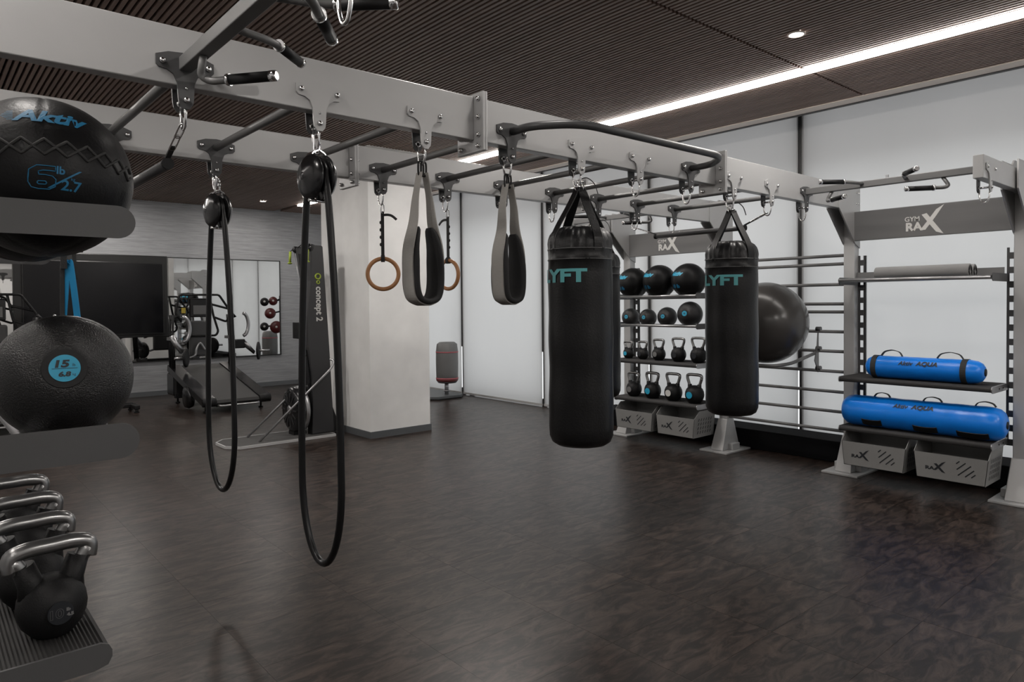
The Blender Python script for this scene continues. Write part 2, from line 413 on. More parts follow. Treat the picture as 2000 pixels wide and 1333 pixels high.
# floor: a base slab with vinyl tiles laid on it
g = G(); g.box(XL-0.1, XW+0.4, YB, YM+0.1, -0.12, -0.0015)
floor = struct('floor', g, 'grout')
TX, TY = 0.66, 0.44
tile_me = G().box(0.0005, TX-0.0005, 0.0005, TY-0.0005, -0.003, 0.0).mesh('tile'); tile_me.materials.append(M['floor'])
cells = []
for i in range(-3, 14):
    for j in range(-10, 33):
        x, y = 2.468-4*TX+i*TX, 2.16-8*TY+j*TY-0.0
        if x < XL-0.7 or x > XW+0.1 or y < YB or y > YM: continue
        cxm, cym = x+TX/2, y+TY/2
        d = cxm*0.653+cym*0.757; lat = cxm*0.757-cym*0.653
        vis = d > 1.6 and abs(lat) < d*0.78+0.5
        cells.append((0 if vis else 1, d, x, y))
cells.sort()
nvis = 0; rest = G()
for k, (h, d, x, y) in enumerate(cells):
    if h == 0 and nvis < 298:
        o = bpy.data.objects.new('tile', tile_me); COL.objects.link(o); o.parent = floor; o.location = (x, y, 0); nvis += 1
    else:
        rest.box(x+0.0012, min(x+TX-0.0012, XW+0.3), y+0.0012, min(y+TY-0.0012, YM), -0.006, 0.0)
o = obj('outlying_tiles', rest, 'floor', floor); o['kind'] = 'stuff'

# ceiling with walnut slats
ceiling = struct('ceiling', G().box(XL, 6.69, YB, YM, 3.555, 3.75), 'backing')
SP = 0.043; SWD = 0.023; JY = 2.78
far_me = G().box(0, SWD, 0, YM-JY-0.012, 0, 0.042).mesh('slat'); far_me.materials.append(M['slat'])
near_me = G().box(0, SWD, YB-JY, -0.012, 0, 0.042).mesh('slat'); near_me.materials.append(M['slat'])
ns = int((6.69-XL)/SP); hid = G()
SX0, SX1 = 5.545, 5.65      # the strip light sits between slats
for i in range(ns):
    x = 6.69-SWD-i*SP
    if SX0-SWD-0.004 < x < SX1+0.004: continue
    for me, lim in ((far_me, -9), (near_me, 3.2)):
        if x > lim:
            o = bpy.data.objects.new('slat', me); COL.objects.link(o); o.parent = ceiling; o.location = (x, JY+(0.006 if me is far_me else -0.006), CEIL)
        else: hid.box(x, x+SWD, YB, JY-0.018, CEIL, CEIL+0.042)
o = obj('outlying_slats', hid, 'slat', ceiling); o['kind'] = 'stuff'
carr = G()
for k in range(-3, 10):
    y = JY+0.6+k*1.2
    carr.box(XL, 6.69, y-0.02, y+0.02, 3.541, 3.556)
obj('carrier_rails', carr, 'backing', ceiling)
struct('trim_1', G().box(6.692, 6.85, YB, YM, 3.492, 3.56), 'trimlight')
struct('trim_2', G().box(6.85, 6.895, YB, YM, 3.485, 3.56), 'mullion')
struct('wall_blind_pocket', G().box(6.86, 7.75, YB, YM, 3.93, 4.0).box(6.84, 6.895, YB, YM, 3.56, 4.0), 'plainwall')

# walls
struct('wall_mirror', G().box(XL, XW+0.4, YM, YM+0.12, 0, 4.0), 'grasscloth')
struct('wall_left', G().box(XL-0.12, XL, YB, YM, 0, 3.75), 'plainwall')
struct('wall_back', G().box(XL, XW+0.4, YB-0.12, YB, 0, 4.0), 'plainwall')
struct('baseboard_mirror', G().box(XL, XW, YM-0.015, YM, 0, 0.085), 'skirt')
struct('wall_column', G().box(4.135, 4.985, 7.40, 8.65, 0, CEIL+0.1), 'plaster')
struct('baseboard_column', G().box(4.122, 4.998, 7.387, 8.663, 0, 0.08), 'skirt')

# window wall: sill, opal spandrel above, mullions, glass
GAPS = [-2.5, -0.45, 1.35, 3.74, 5.80, 7.86, 9.95, 12.0, YM]
struct('wall_window', G().box(7.6, 7.72, YB, YM, -0.1, 0.04).box(7.6, 7.72, YB, YM, 3.86, 4.0), 'mullion')
spg = G(); spg.add([(7.66, YB, 3.05), (7.66, YM, 3.05), (7.66, YM, 3.9), (7.66, YB, 3.9)], [(0, 1, 2, 3)])
struct('trim_3', spg, 'opal')
struct('trim_4', G().box(7.57, 7.66, YB, YM, 3.01, 3.07), 'mullion')
ya = YB
for k, y in enumerate(GAPS):
    wroot = struct('window_%d' % (k+1), G().box(7.56, 7.64, y-0.045, y+0.005, 0.0, 3.9) if y < YM else G().box(7.56, 7.64, y-0.03, y, 0, 3.9), 'mullion')
    gl = G().add([(7.64, ya, 0.04), (7.64, y, 0.04), (7.64, y, 3.02), (7.64, ya, 3.02)], [(0, 1, 2, 3)])
    obj('pane', gl, 'glass', wroot)
    ya = y
BLAB = ['white roller blind behind the camera at the far end', 'white roller blind at the camera side of the room', 'white roller blind right of the shelf holding blue bags',
        'white roller blind behind the two blue water bags', 'white roller blind behind the stall bars and black exercise ball', 'white roller blind behind the kettlebell and medicine ball shelves',
        'white roller blind just right of the mottled column', 'white roller blind behind the red-striped boxing tower', 'white roller blind in the corner beside the mirror wall']
ya = YB
for k, y in enumerate(GAPS):
    y0 = ya+0.017; y1 = y-0.024
    t = thing('roller_blind', BLAB[k], 'blind', (XW, (y0+y1)/2, 0.02), group='roller blinds along the window wall')
    fb = G(); fb.add([(XW, y0, 0.03), (XW, y1, 0.03), (XW, y1, 3.86), (XW, y0, 3.86)], [(0, 1, 2, 3)])
    obj('fabric', fb, 'blind', t)
    obj('bottom_bar', G().box(XW-0.008, XW+0.008, y0, y1, 0.012, 0.045), 'plainwall', t)
    obj('roller', G().cyl((XW+0.03, y0, 3.88), (XW+0.03, y1, 3.88), 0.03), 'plainwall', t)
    ya = y
for k, y in enumerate(GAPS[:-1]):
    o = obj('blind_guide', G().box(XW+0.012, XW+0.04, y-0.05, y+0.035, 0.85, 3.9).box(XW+0.012, XW+0.04, y-0.05, y+0.008, 0.12, 0.85).box(XW+0.012, XW+0.04, y-0.05, y+0.035, 0.0, 0.12), 'mullion')
    o['kind'] = 'structure'; o.name = 'trim_%d' % (k+10)

o = obj('plinth', G().box(6.905, 7.30, 0.9, 6.3, 0.0, 0.21), 'plinth', bevel=0.008)
tag(o, 'long low black plinth running along the foot of the blinds', 'plinth')

# lights
t = thing('strip_light', 'long white LED strip light recessed between the ceiling slats', 'light', (5.6, 4.0, CEIL))
obj('diffuser', G().box(SX0+0.006, SX1-0.006, YB+0.3, 12.6, 3.476, 3.52), 'strip', t)
obj('housing', G().box(SX0-0.002, SX0+0.006, YB+0.3, 12.6, 3.5, 3.552).box(SX1-0.006, SX1+0.002, YB+0.3, 12.6, 3.5, 3.552), 'plainwall', t)
t = thing('strip_light', 'second LED strip light above the left rack, out of the picture', 'light', (-0.75, 4.0, CEIL-0.03))
obj('diffuser', G().box(-0.80, -0.70, YB+0.3, 12.6, 3.470, 3.498), 'strip_left', t)  # unseen fill strip, added to brighten the room from the left
def downlight(x, y, label):
    t = thing('downlight', label, 'light', (x, y, CEIL), group='round recessed downlights')
    obj('trim_ring', G().torus((x, y, CEIL-0.003), 0.055, 0.007, (0, 0, 1), 32, 8), 'trimlight', t)
    obj('lens', G().lathe([(0.001, -0.004), (0.048, -0.004), (0.05, 0.01), (0.001, 0.012)], (x, y, CEIL), sides=28), 'led', t)
    ld = bpy.data.lights.new('downlight_beam', 'AREA'); ld.shape = 'DISK'; ld.size = 0.22; ld.energy = SPOTS[(x, y)]; ld.color = (1, 0.95, 0.9)
    lo = bpy.data.objects.new('downlight_beam', ld); COL.objects.link(lo); lo.parent = t; lo.location = (0, 0, -0.012)
downlight(4.80, 2.45, 'round white downlight beside the strip light, nearest the camera')
downlight(4.86, 12.52, 'small round downlight close to the mirror wall')
for i, (x, y) in enumerate([(4.45, 5.5), (2.4, 7.9), (2.4, 12.5), (2.4, 2.45), (0.0, 2.45), (0.0, 7.48), (4.8, -2.5), (2.4, -2.5), (0.0, -2.5)]):  # unseen downlights added to raise the room brightness
    downlight(x, y, ['round downlight in front of the mottled column, hidden by the near beam', 'round downlight above the ski trainer, hidden by the far beam', 'round downlight above the screen, hidden by the medicine ball', 'round downlight above the near rope loop, out of the picture', 'round downlight above the left shelves, out of the picture', 'round downlight left of the far beam, out of the picture', 'round downlight behind the camera on the window side', 'round downlight straight behind the camera', 'round downlight behind the camera on the left side'][i])

# ================================================================== TRAINING RIG (bolted frame)
rig = thing('training_rig', 'grey steel training rig of twin overhead beams and uprights', 'gym rig', (3.3, 3.5, 0))
PY = [1.54, 2.87, 4.20, 5.53]
ZB0, ZB1 = 2.435, 2.655

def bolt_mesh(rr, axis, L_=0.014):
    g = G().lathe([(rr, 0.0), (rr, L_*0.5), (rr*0.8, L_*0.85), (rr*0.4, L_)], (0, 0, 0), axis, 10)
    me = g.mesh('bolt'); me.materials.append(M['chrome']); return me
bolt_y = bolt_mesh(0.010, (0, -1, 0)); bolt_yp = bolt_mesh(0.010, (0, 1, 0)); bolt_x = bolt_mesh(0.0125, (-1, 0, 0), 0.018); bolt_xp = bolt_mesh(0.0125, (1, 0, 0), 0.022); bolt_s = bolt_mesh(0.005, (0, -1, 0), 0.008); bolt_b = bolt_mesh(0.0115, (0, -1, 0), 0.013)
def put(name, me, parent, loc):
    o = bpy.data.objects.new(name, me); COL.objects.link(o); o.parent = parent; o.location = loc; return o
def upright(yc, side):
    # side=+1: window side (front face at x=6.62 looking to -x); side=-1: left rack (front face at x=0 looking to +x)
    xf = 6.62 if side > 0 else -0.17
    X = lambda d: xf+side*d            # d = distance behind the front face
    def bx(g, a, b, y0, y1, z0, z1): xa, xb = sorted((X(a), X(b))); return g.box(xa, xb, y0, y1, z0, z1)
    g = G(); bx(g, 0, 0.10, yc-0.05, yc+0.05, 0.015, 2.44)
    p = obj('upright_post', g, 'silver', rig, bevel=0.006)
    for s in (-1, 1):
        y = yc+s*0.052
        pg = G().prism([(-0.33, 2.44), (-0.30, 2.425), (-0.01, 2.13), (0.10, 2.08), (0.10, 2.70), (-0.01, 2.70), (-0.01, 2.655), (-0.33, 2.655)] if False else
                       [(-0.33, 2.436), (0.0, 2.13), (0.10, 2.09), (0.10, 2.70), (-0.005, 2.70), (-0.06, 2.655), (-0.33, 2.655)],
                       (xf, y, 0), (side, 0, 0), (0, 0, 1), (0, 1, 0), -0.006, 0.006)
        obj('gusset_plate', pg, 'silver', p)
        for (dx, z) in ((0.03, 2.60), (0.075, 2.60), (0.03, 2.50), (0.075, 2.50), (0.05, 2.25)):
            put('bolt', bolt_y if s < 0 else bolt_yp, p, (X(dx), y, z))
    # foot: plate and tapered boot
    pl = G(); bx(pl, -0.205, 0.27, yc-0.165, yc+0.165, 0.0, 0.018)
    obj('foot_plate', pl, 'silver', p, bevel=0.003)
    b0 = [(-0.13, -0.075), (0.20, -0.075), (0.20, 0.075), (-0.13, 0.075)]; b1 = [(-0.012, -0.056), (0.112, -0.056), (0.112, 0.056), (-0.012, 0.056)]
    v = [(X(a), yc+b, 0.018) for a, b in b0]+[(X(a), yc+b, 0.34) for a, b in b1]
    bt = G().add(v, [(0, 1, 2, 3), (7, 6, 5, 4), (0, 4, 5, 1), (1, 5, 6, 2), (2, 6, 7, 3), (3, 7, 4, 0)])
    obj('boot', bt, 'silver', p, bevel=0.006)
    for s in (-1, 1):
        cl = G(); y0, y1 = sorted((yc+s*0.07, yc+s*0.125)); bx(cl, -0.02, 0.12, y0, y1, 0.018, 0.085)
        obj('anchor_bracket', cl, 'silver', p, bevel=0.004)
    return p
for y in PY: upright(y, 1)
for y in PY[:3]: upright(y, -1)

def slotted_rail(x, y0, y1, zt=2.02, zb=0.42):
    g = G(); w_ = (y1-y0)
    g.box(x, x+0.006, y0, y0+w_*0.28, zb, zt); g.box(x, x+0.006, y1-w_*0.28, y1, zb, zt)
    z = zb; 
    while z < zt-0.01:
        g.box(x, x+0.006, y0+w_*0.28, y1-w_*0.28, z, min(z+0.052, zt)); z += 0.116
    g.box(x, x+0.03, y0 if y0 > y1-1 and False else y0, y0+0.004, zb, zt)
    return obj('slotted_rail', g, 'darkpaint', rig)
slotted_rail(6.70, 2.755, 2.82); slotted_rail(6.70, 1.59, 1.655); slotted_rail(6.70, 5.415, 5.48); slotted_rail(6.70, 4.25, 4.315)

def beam(y0, xs, z0=ZB0, z1=ZB1, th=0.065):
    for a, b in zip(xs[:-1], xs[1:]):
        obj('beam', G().box(a, b, y0, y0+th, z0, z1), 'silver', rig, bevel=0.004)
YN, YF = 2.82, 4.15
for y0 in (YN, YF):
    beam(y0, [-0.27, 2.186, 4.356, 6.72])
    for xj in (2.2, 4.37):
        fl = obj('joint_flange', G().box(xj-0.014, xj-0.0005, y0-0.077, y0+0.142, ZB0-0.062, ZB1+0.014).box(xj+0.0005, xj+0.014, y0-0.077, y0+0.142, ZB0-0.062, ZB1+0.014), 'silver', rig, bevel=0.003)
        for y, z in ((y0-0.04, 2.635), (y0-0.04, 2.545), (y0-0.04, 2.455), (y0-0.04, 2.40), (y0+0.105, 2.635), (y0+0.105, 2.545), (y0+0.105, 2.455), (y0+0.105, 2.40)):
            put('bolt', bolt_x, fl, (xj-0.0135, y, z)); put('bolt', bolt_xp, fl, (xj+0.0135, y, z))
# short stub beams carrying the outer ends of the grip bars
for yc, xa, xb in ((PY[0], 5.55, 6.72), (PY[3], 5.55, 6.72), (PY[0], -0.27, 0.95)):
    obj('stub_beam', G().box(xa, xb, yc-0.0325, yc+0.0325, 2.435, 2.595), 'silver', rig, bevel=0.004)

# T-shaped hanger brackets, each with its bolts and shackle
TP = [(-0.103, 0.022), (-0.06, 0.038), (0, 0.044), (0.06, 0.038), (0.103, 0.022), (0.103, -0.014), (0.094, -0.024), (0.066, -0.028), (0.043, -0.042), (0.031, -0.072), (0.028, -0.128), (0.025, -0.148), (0.012, -0.165),
      (-0.012, -0.165), (-0.025, -0.148), (-0.028, -0.128), (-0.031, -0.072), (-0.043, -0.042), (-0.066, -0.028), (-0.094, -0.024), (-0.103, -0.014)]
ZBOLT = 2.515
BX = [0.805, 1.345, 1.89, 2.435, 2.97, 3.507, 4.05, 4.59, 5.125, 5.69]
brk_me = G().prism(TP[::-1], (0, 0, 0), (1, 0, 0), (0, 0, 1), (0, 1, 0), -0.004, 0.004).mesh('hanger_bracket')
brk_me.materials.append(M['silver'])
brk_dark = brk_me.copy(); brk_dark.materials.clear(); brk_dark.materials.append(M['darkpaint'])
sh_g = G()
sh_g.tube(rounded([(0, -0.031, -0.133), (0, -0.031, -0.20), (0, -0.012, -0.236), (0, 0.012, -0.236), (0, 0.031, -0.20), (0, 0.031, -0.133)], 0.02, 4), 0.0055, 8, ref=(1, 0, 0))
sh_g.torus((0, -0.031, -0.133), 0.011, 0.005, (0, 1, 0), 14, 6); sh_g.torus((0, 0.031, -0.133), 0.011, 0.005, (0, 1, 0), 14, 6)
sh_g.cyl((0, -0.036, -0.133), (0, 0.036, -0.133), 0.007, 8)
shackle_me = sh_g.mesh('shackle'); shackle_me.materials.append(M['chrome'])
rb = rig.matrix_world.copy()
RIGLOC = Vector((3.3, 3.5, 0))
def part_at(name, me, parent, loc):
    o = bpy.data.objects.new(name, me); COL.objects.link(o); o.parent = parent
    o.location = Vector(loc)-(RIGLOC if parent is rig else Vector((0, 0, 0)))
    return o
def hanger(x, y0, shackle=True, dark=False):
    a = part_at('hanger_bracket', brk_dark if dark else brk_me, rig, (x, y0-0.0045, ZBOLT))
    b = part_at('hanger_bracket', brk_dark, rig, (x, y0+0.0695, ZBOLT))
    for dx, dz, me in ((-0.082, 0, bolt_b), (0.082, 0, bolt_b), (0, -0.09, bolt_s), (0, -0.133, bolt_b)): put('bolt', me, a, (dx, -0.004, dz))
    if shackle:
        o = bpy.data.objects.new('shackle', shackle_me); COL.objects.link(o); o.parent = a; o.location = (0, 0.037, 0)
for i, x in enumerate(BX):
    hanger(x, YN, True, i in (0, 3, 6, 9)); hanger(x, YF, True, True)
    # rung between the beams
    r_ = G().cyl((x, YF-0.006, 2.512), (x, YN+0.072, 2.512), 0.0205, 16)
    obj('rung', r_, 'graypaint', rig)
hanger(5.69, PY[0]-0.0325); hanger(5.69, PY[3]-0.0325); hanger(0.805, PY[0]-0.0325)

# multi-grip chin-up bars
def grip_bar(x, yc, s, yl):
    b = obj('grip_bar', G().box(x-0.024, x+0.024, yc-yl, yc+yl, 2.49, 2.54), 'graypaint', rig, bevel=0.004)
    for q in (-1, 1):
        lo = rounded([(x, yc+q*0.40, 2.495), (x, yc+q*0.44, 2.43), (x+s*0.03, yc+q*0.425, 2.413), (x+s*0.175, yc+q*0.232, 2.413)], 0.05)
        up = rounded([(x+s*0.02, yc+q*0.155, 2.52), (x+s*0.18, yc+q*0.20, 2.522), (x+s*0.325, yc+q*0.332, 2.524)], 0.06)
        for pth in (lo, up):
            obj('handle_tube', G().tube(pth, 0.0135, 12, ref=(0, 0, 1) if pth is up else (0, 0.3, 0.9)), 'graypaint', b)
            e1 = Vector(pth[-1]); d = (e1-Vector(pth[-2])).normalized(); e0 = e1-d*0.165
            gg = G().tube([e0, e1], 0.0185, 14); obj('grip', gg, 'black', b)
            obj('collar', G().tube([e0-d*0.008, e0+d*0.004], 0.0215, 14), 'chrome', b)
            obj('end_cap', G().tube([e1-d*0.002, e1+d*0.02, e1+d*0.024], 0.0195, 14, scale=[1, 1, 0.75]), 'chrome', b)
    st = G().box(x-0.006, x+0.006, yc-0.03, yc-0.01, 2.54, 2.565)
    obj('weld_tab', st, 'steel', b)
grip_bar(0.805, 2.20, 1, 0.612)
grip_bar(5.69, 2.20, -1, 0.612)
grip_bar(5.69, 4.865, -1, 0.635)

# bowed pull-up bar on the near beam
pb = rounded([(2.435, YN-0.012, 2.515), (2.435, 2.66, 2.515), (2.60, 2.462, 2.515), (3.88, 2.462, 2.515), (4.05, 2.66, 2.515), (4.05, YN-0.012, 2.515)], 0.16, 8)
obj('pull_up_bar', G().tube(pb, 0.0215, 16), 'darkpaint', rig)

# stall bars between the second and third upright
for z in (2.03, 1.951, 1.757, 1.573, 1.4965, 1.308, 1.12, 0.928, 0.735, 0.546, 0.366):
    obj('stall_bar', G().cyl((6.665, 2.915, z), (6.665, 4.155, z), 0.0155, 14), 'graypaint', rig)

# sign panels
for ya, yb in ((1.592, 2.818), (4.252, 5.478)):
    sp = obj('sign_panel', G().box(6.598, 6.64, ya, yb, 2.152, 2.42), 'sign', rig, bevel=0.004)
    yc = (ya+yb)/2
    logo(sp, flat_map((6.5965, yc-0.045, 2.288), (0, -1, 0), (0, 0, 1)), 'print_white', 1.05)

# ================================================================== SHELVES ON THE RIG
SIDE = {1: (6.62, -1), -1: (0.0, 1)}
def flat_shelf(label, side, y0, y1, zt, depth, end_m='steel'):
    xf, dr = SIDE[side]
    xa = xf+dr*depth; xb = xf-dr*(0.07 if side > 0 else 0.16)
    x0, x1 = sorted((xa, xb))
    t = thing('shelf', label, 'shelf', ((x0+x1)/2, (y0+y1)/2, zt-0.045), group='flat rubber-topped rig shelves')
    n = 60; g = G(); th = 0.044
    # ribbed rubber deck with a rounded front nose
    prof = [(-1, 0)]
    W_ = abs(xa-xb)
    pts = []
    for k in range(n*2+1):
        u = W_*0.97*k/(n*2); pts.append((u, -0.0 if k % 2 == 0 else -0.0025))
    nose = [(W_*0.985, -0.004), (W_*0.997, -0.014), (W_, -0.024), (W_*0.997, -0.034), (W_*0.985, -0.042)]
    poly = pts+nose+[(0, -th)]
    g.prism(poly, (xb, y0+0.006, zt), (dr, 0, 0), (0, 0, 1), (0, 1, 0), 0, y1-y0-0.012)
    obj('rubber_deck', g, 'felt', t)
    ecap = [(0, 0.002), (W_*0.96, 0.002), (W_*0.99, -0.004), (W_*1.002, -0.016), (W_*1.002, -0.03), (W_*0.985, -0.045), (W_*0.93, -0.052), (0, -0.052)]
    for ya, yb in ((y0-0.001, y0+0.006), (y1-0.006, y1+0.001)):
        e = obj('end_plate', G().prism(ecap, (xb, 0, zt), (dr, 0, 0), (0, 0, 1), (0, 1, 0), ya, yb), end_m, t)
        bl = G()
        for q in (0.3, 0.55): bl.cyl((xb+dr*W_*q, ya-0.003, zt-0.026), (xb+dr*W_*q, yb+0.003, zt-0.026), 0.007, 8)
        obj('bolts', bl, 'black', e)
    return t
flat_shelf('black ribbed shelf under the shorter blue water bag', 1, 1.642, 2.812, 0.925, 0.345)
flat_shelf('black ribbed shelf under the longer blue water bag', 1, 1.642, 2.812, 0.485, 0.345)
flat_shelf('black ribbed shelf under the upper row of five kettlebells', 1, 4.30, 5.44, 0.945, 0.345)
flat_shelf('black ribbed shelf under the lower row of four kettlebells', 1, 4.30, 5.44, 0.505, 0.345)
flat_shelf('black ribbed shelf under the kettlebells in the near left corner', -1, 1.65, 2.80, 0.898, 0.305, 'plate')

def rail_shelf(label, side, y0, y1, zt, d1, d2, tip, h=0.068):
    xf, dr = SIDE[side]
    t = thing('ball_shelf', label, 'shelf', (xf+dr*d1, (y0+y1)/2, zt-0.06), group='twin-rail ball shelves')
    for d in (d1, d2):
        obj('rail', G().cyl((xf+dr*d, y0, zt-0.03), (xf+dr*d, y1, zt-0.03), 0.0145, 16), 'steel', t)
    obj('back_strip', G().box(*sorted((xf-dr*0.035, xf-dr*0.055)), y0, y1, zt-0.06, zt-0.03), 'graypaint', t)
    hh = h/2; arc = [(tip-hh+hh*math.cos(a), -hh+hh*math.sin(a)) for a in [PI/2-PI*k/14 for k in range(15)]]
    bk = -0.06 if side > 0 else -0.16
    poly = [(bk, 0.0)]+arc+[(bk, -h)]
    for ya, yb in ((y0-0.006, y0), (y1, y1+0.006)):
        obj('end_plate', G().prism(poly, (xf, 0, zt), (dr, 0, 0), (0, 0, 1), (0, 1, 0), ya, yb), 'plate', t)
    return t
rail_shelf('grey two-rail shelf under the medicine ball marked 6 lb', -1, 1.656, 2.80, 1.813, 0.350, 0.112, 0.366)
rail_shelf('grey two-rail shelf under the pebbled slam ball marked 15', -1, 1.656, 2.80, 1.355, 0.322, 0.176, 0.366, 0.074)
rail_shelf('steel two-rail shelf under the row of three medicine balls', 1, 4.30, 5.44, 1.70, 0.335, 0.115, 0.36, 0.06)
rail_shelf('steel two-rail shelf under the row of four slam balls', 1, 4.30, 5.44, 1.372, 0.30, 0.145, 0.36, 0.06)

# wire-mesh tray for the mats
t = thing('mesh_tray', 'grey mesh tray shelf holding the rolled mats', 'shelf', (6.45, 2.2, 1.76))
obj('front_rail', G().cyl((6.29, 1.655, 1.775), (6.29, 2.815, 1.785), 0.0165, 14), 'steel', t)
mg = G()
for k in range(0, 60): 
    y = 1.66+k*(1.15/59); mg.box(6.29, 6.66, y-0.002, y+0.002, 1.774, 1.778)
for k in range(0, 16):
    x = 6.30+k*0.0235; mg.box(x-0.002, x+0.002, 1.66, 2.81, 1.772, 1.776)
o = obj('mesh_floor', mg, 'steel', t); o['kind'] = 'stuff'
obj('back_plate', G().box(6.655, 6.66, 1.66, 2.81, 1.77, 1.862), 'graypaint', t)
for y in (1.648, 2.816):
    obj('end_plate', G().prism([(0, 0.03), (0.02, 0.045), (0.39, 0.045), (0.39, -0.02), (0.02, -0.02), (0, -0.005)], (6.29, y, 1.765), (1, 0, 0), (0, 0, 1), (0, 1, 0), -0.003, 0.003), 'plate', t)

# baskets under the lowest shelves
def basket(label, y0, y1):
    # y1 > y0; front leans, sides rise to the shelf
    t = thing('storage_basket', label, 'basket', (6.42, (y0+y1)/2, 0.15), group='grey steel storage baskets')
    zb, zf, ztop = 0.155, 0.362, 0.438; xa = 6.235; xb = 6.62; q = 0.022
    th = 0.004
    def front(y, z): return (y, z)
    fr = G().prism([(y0, zf), (y1, zf), (y1-q, zb), (y0+q, zb)], (xa, 0, 0), (0, 1, 0), (0, 0, 1), (1, 0, 0), 0, th)
    fp = obj('front_panel', fr, 'basket', t)
    obj('bottom_panel', G().box(xa, xb, y0+q, y1-q, zb, zb+th), 'basket', t)
    obj('back_panel', G().prism([(y0, ztop), (y1, ztop), (y1-q, zb), (y0+q, zb)], (xb-th, 0, 0), (0, 1, 0), (0, 0, 1), (1, 0, 0), 0, th), 'basket', t)
    for s, ya, yb in ((-1, y0, y0+q), (1, y1, y1-q)):
        v = [(xa, ya, zf), (xa, yb, zb), (xb, yb, zb), (xb, ya, ztop), (xa+0.09, ya, ztop)]
        v += [(x, y-s*th, z) for x, y, z in v]
        sd = G().add(v, [(0, 1, 2, 3, 4), (9, 8, 7, 6, 5), (0, 5, 6, 1), (1, 6, 7, 2), (2, 7, 8, 3), (3, 8, 9, 4), (4, 9, 5, 0)])
        so = obj('side_panel', sd, 'basket', t)
        pf = G()
        for a in range(6):
            for b in range(4):
                x = xa+0.07+a*0.045; z = zb+0.04+b*0.045; yy = yb+(ya-yb)*(z-zb)/(zf-zb)+s*0.0012
                pf.add([(x, yy, z), (x+0.012, yy, z), (x+0.026, yy+s*0.002, z+0.03), (x+0.014, yy+s*0.002, z+0.03)], [(0, 1, 2, 3)])
        obj('perforations', pf, 'print_black', so)
    yc = (y0+y1)/2
    logo(fp, flat_map((xa-0.0012, yc+0.07, 0.262), (0, -1, 0), (0, 0, 1)), 'print_black', 0.41, gym=False, fx=0.74)
    sl = G()
    for k, (u0_, v0_, ln) in enumerate(((0.0, 0.045, 0.032), (0.004, 0.0, 0.085), (0.012, -0.046, 0.125), (0.062, -0.05, 0.085), (0.104, -0.05, 0.04))):
        a = Vector((0.72, 0.69)); a.normalize(); nrm = Vector((-a.y, a.x))*0.0042; p = Vector((u0_, v0_)); e = p+a*ln
        pts = [p-nrm, e-nrm, e+nrm, p+nrm]
        sl.add([(xa-0.0012, yc-0.045-c.x, 0.26+c.y) for c in pts], [(0, 1, 2, 3)])
    obj('slots', sl, 'print_black', fp)
    return t
basket('grey slotted basket below the long blue bag, beside the right upright', 1.65, 2.178)
basket('grey slotted basket below the long blue bag, beside the stall bars', 2.238, 2.766)
basket('grey slotted basket under the lower kettlebell row, nearer the stall bars', 4.30, 4.80)
basket('grey slotted basket under the lower kettlebell row, nearer the big punching bag', 4.85, 5.39)

# ================================================================== HANGING THINGS
def carabiner(g, top, bot, w=0.012, r=0.0045, ref=(0, 1, 0)):
    a, b = Vector(top), Vector(bot); d = (b-a); L_ = d.length; d.normalize(); sd = Vector(ref)-Vector(ref).dot(d)*d; sd.normalize()
    pts = [a+sd*w*0.5, a+d*0.012+sd*w, b-d*0.012+sd*w, b+sd*w*0.5, b-sd*w*0.5, b-d*0.012-sd*w, a+d*0.012-sd*w, a-sd*w*0.5]
    g.tube(spline(pts, 4, True), r, 8, True, ref=d.cross(sd)); return g

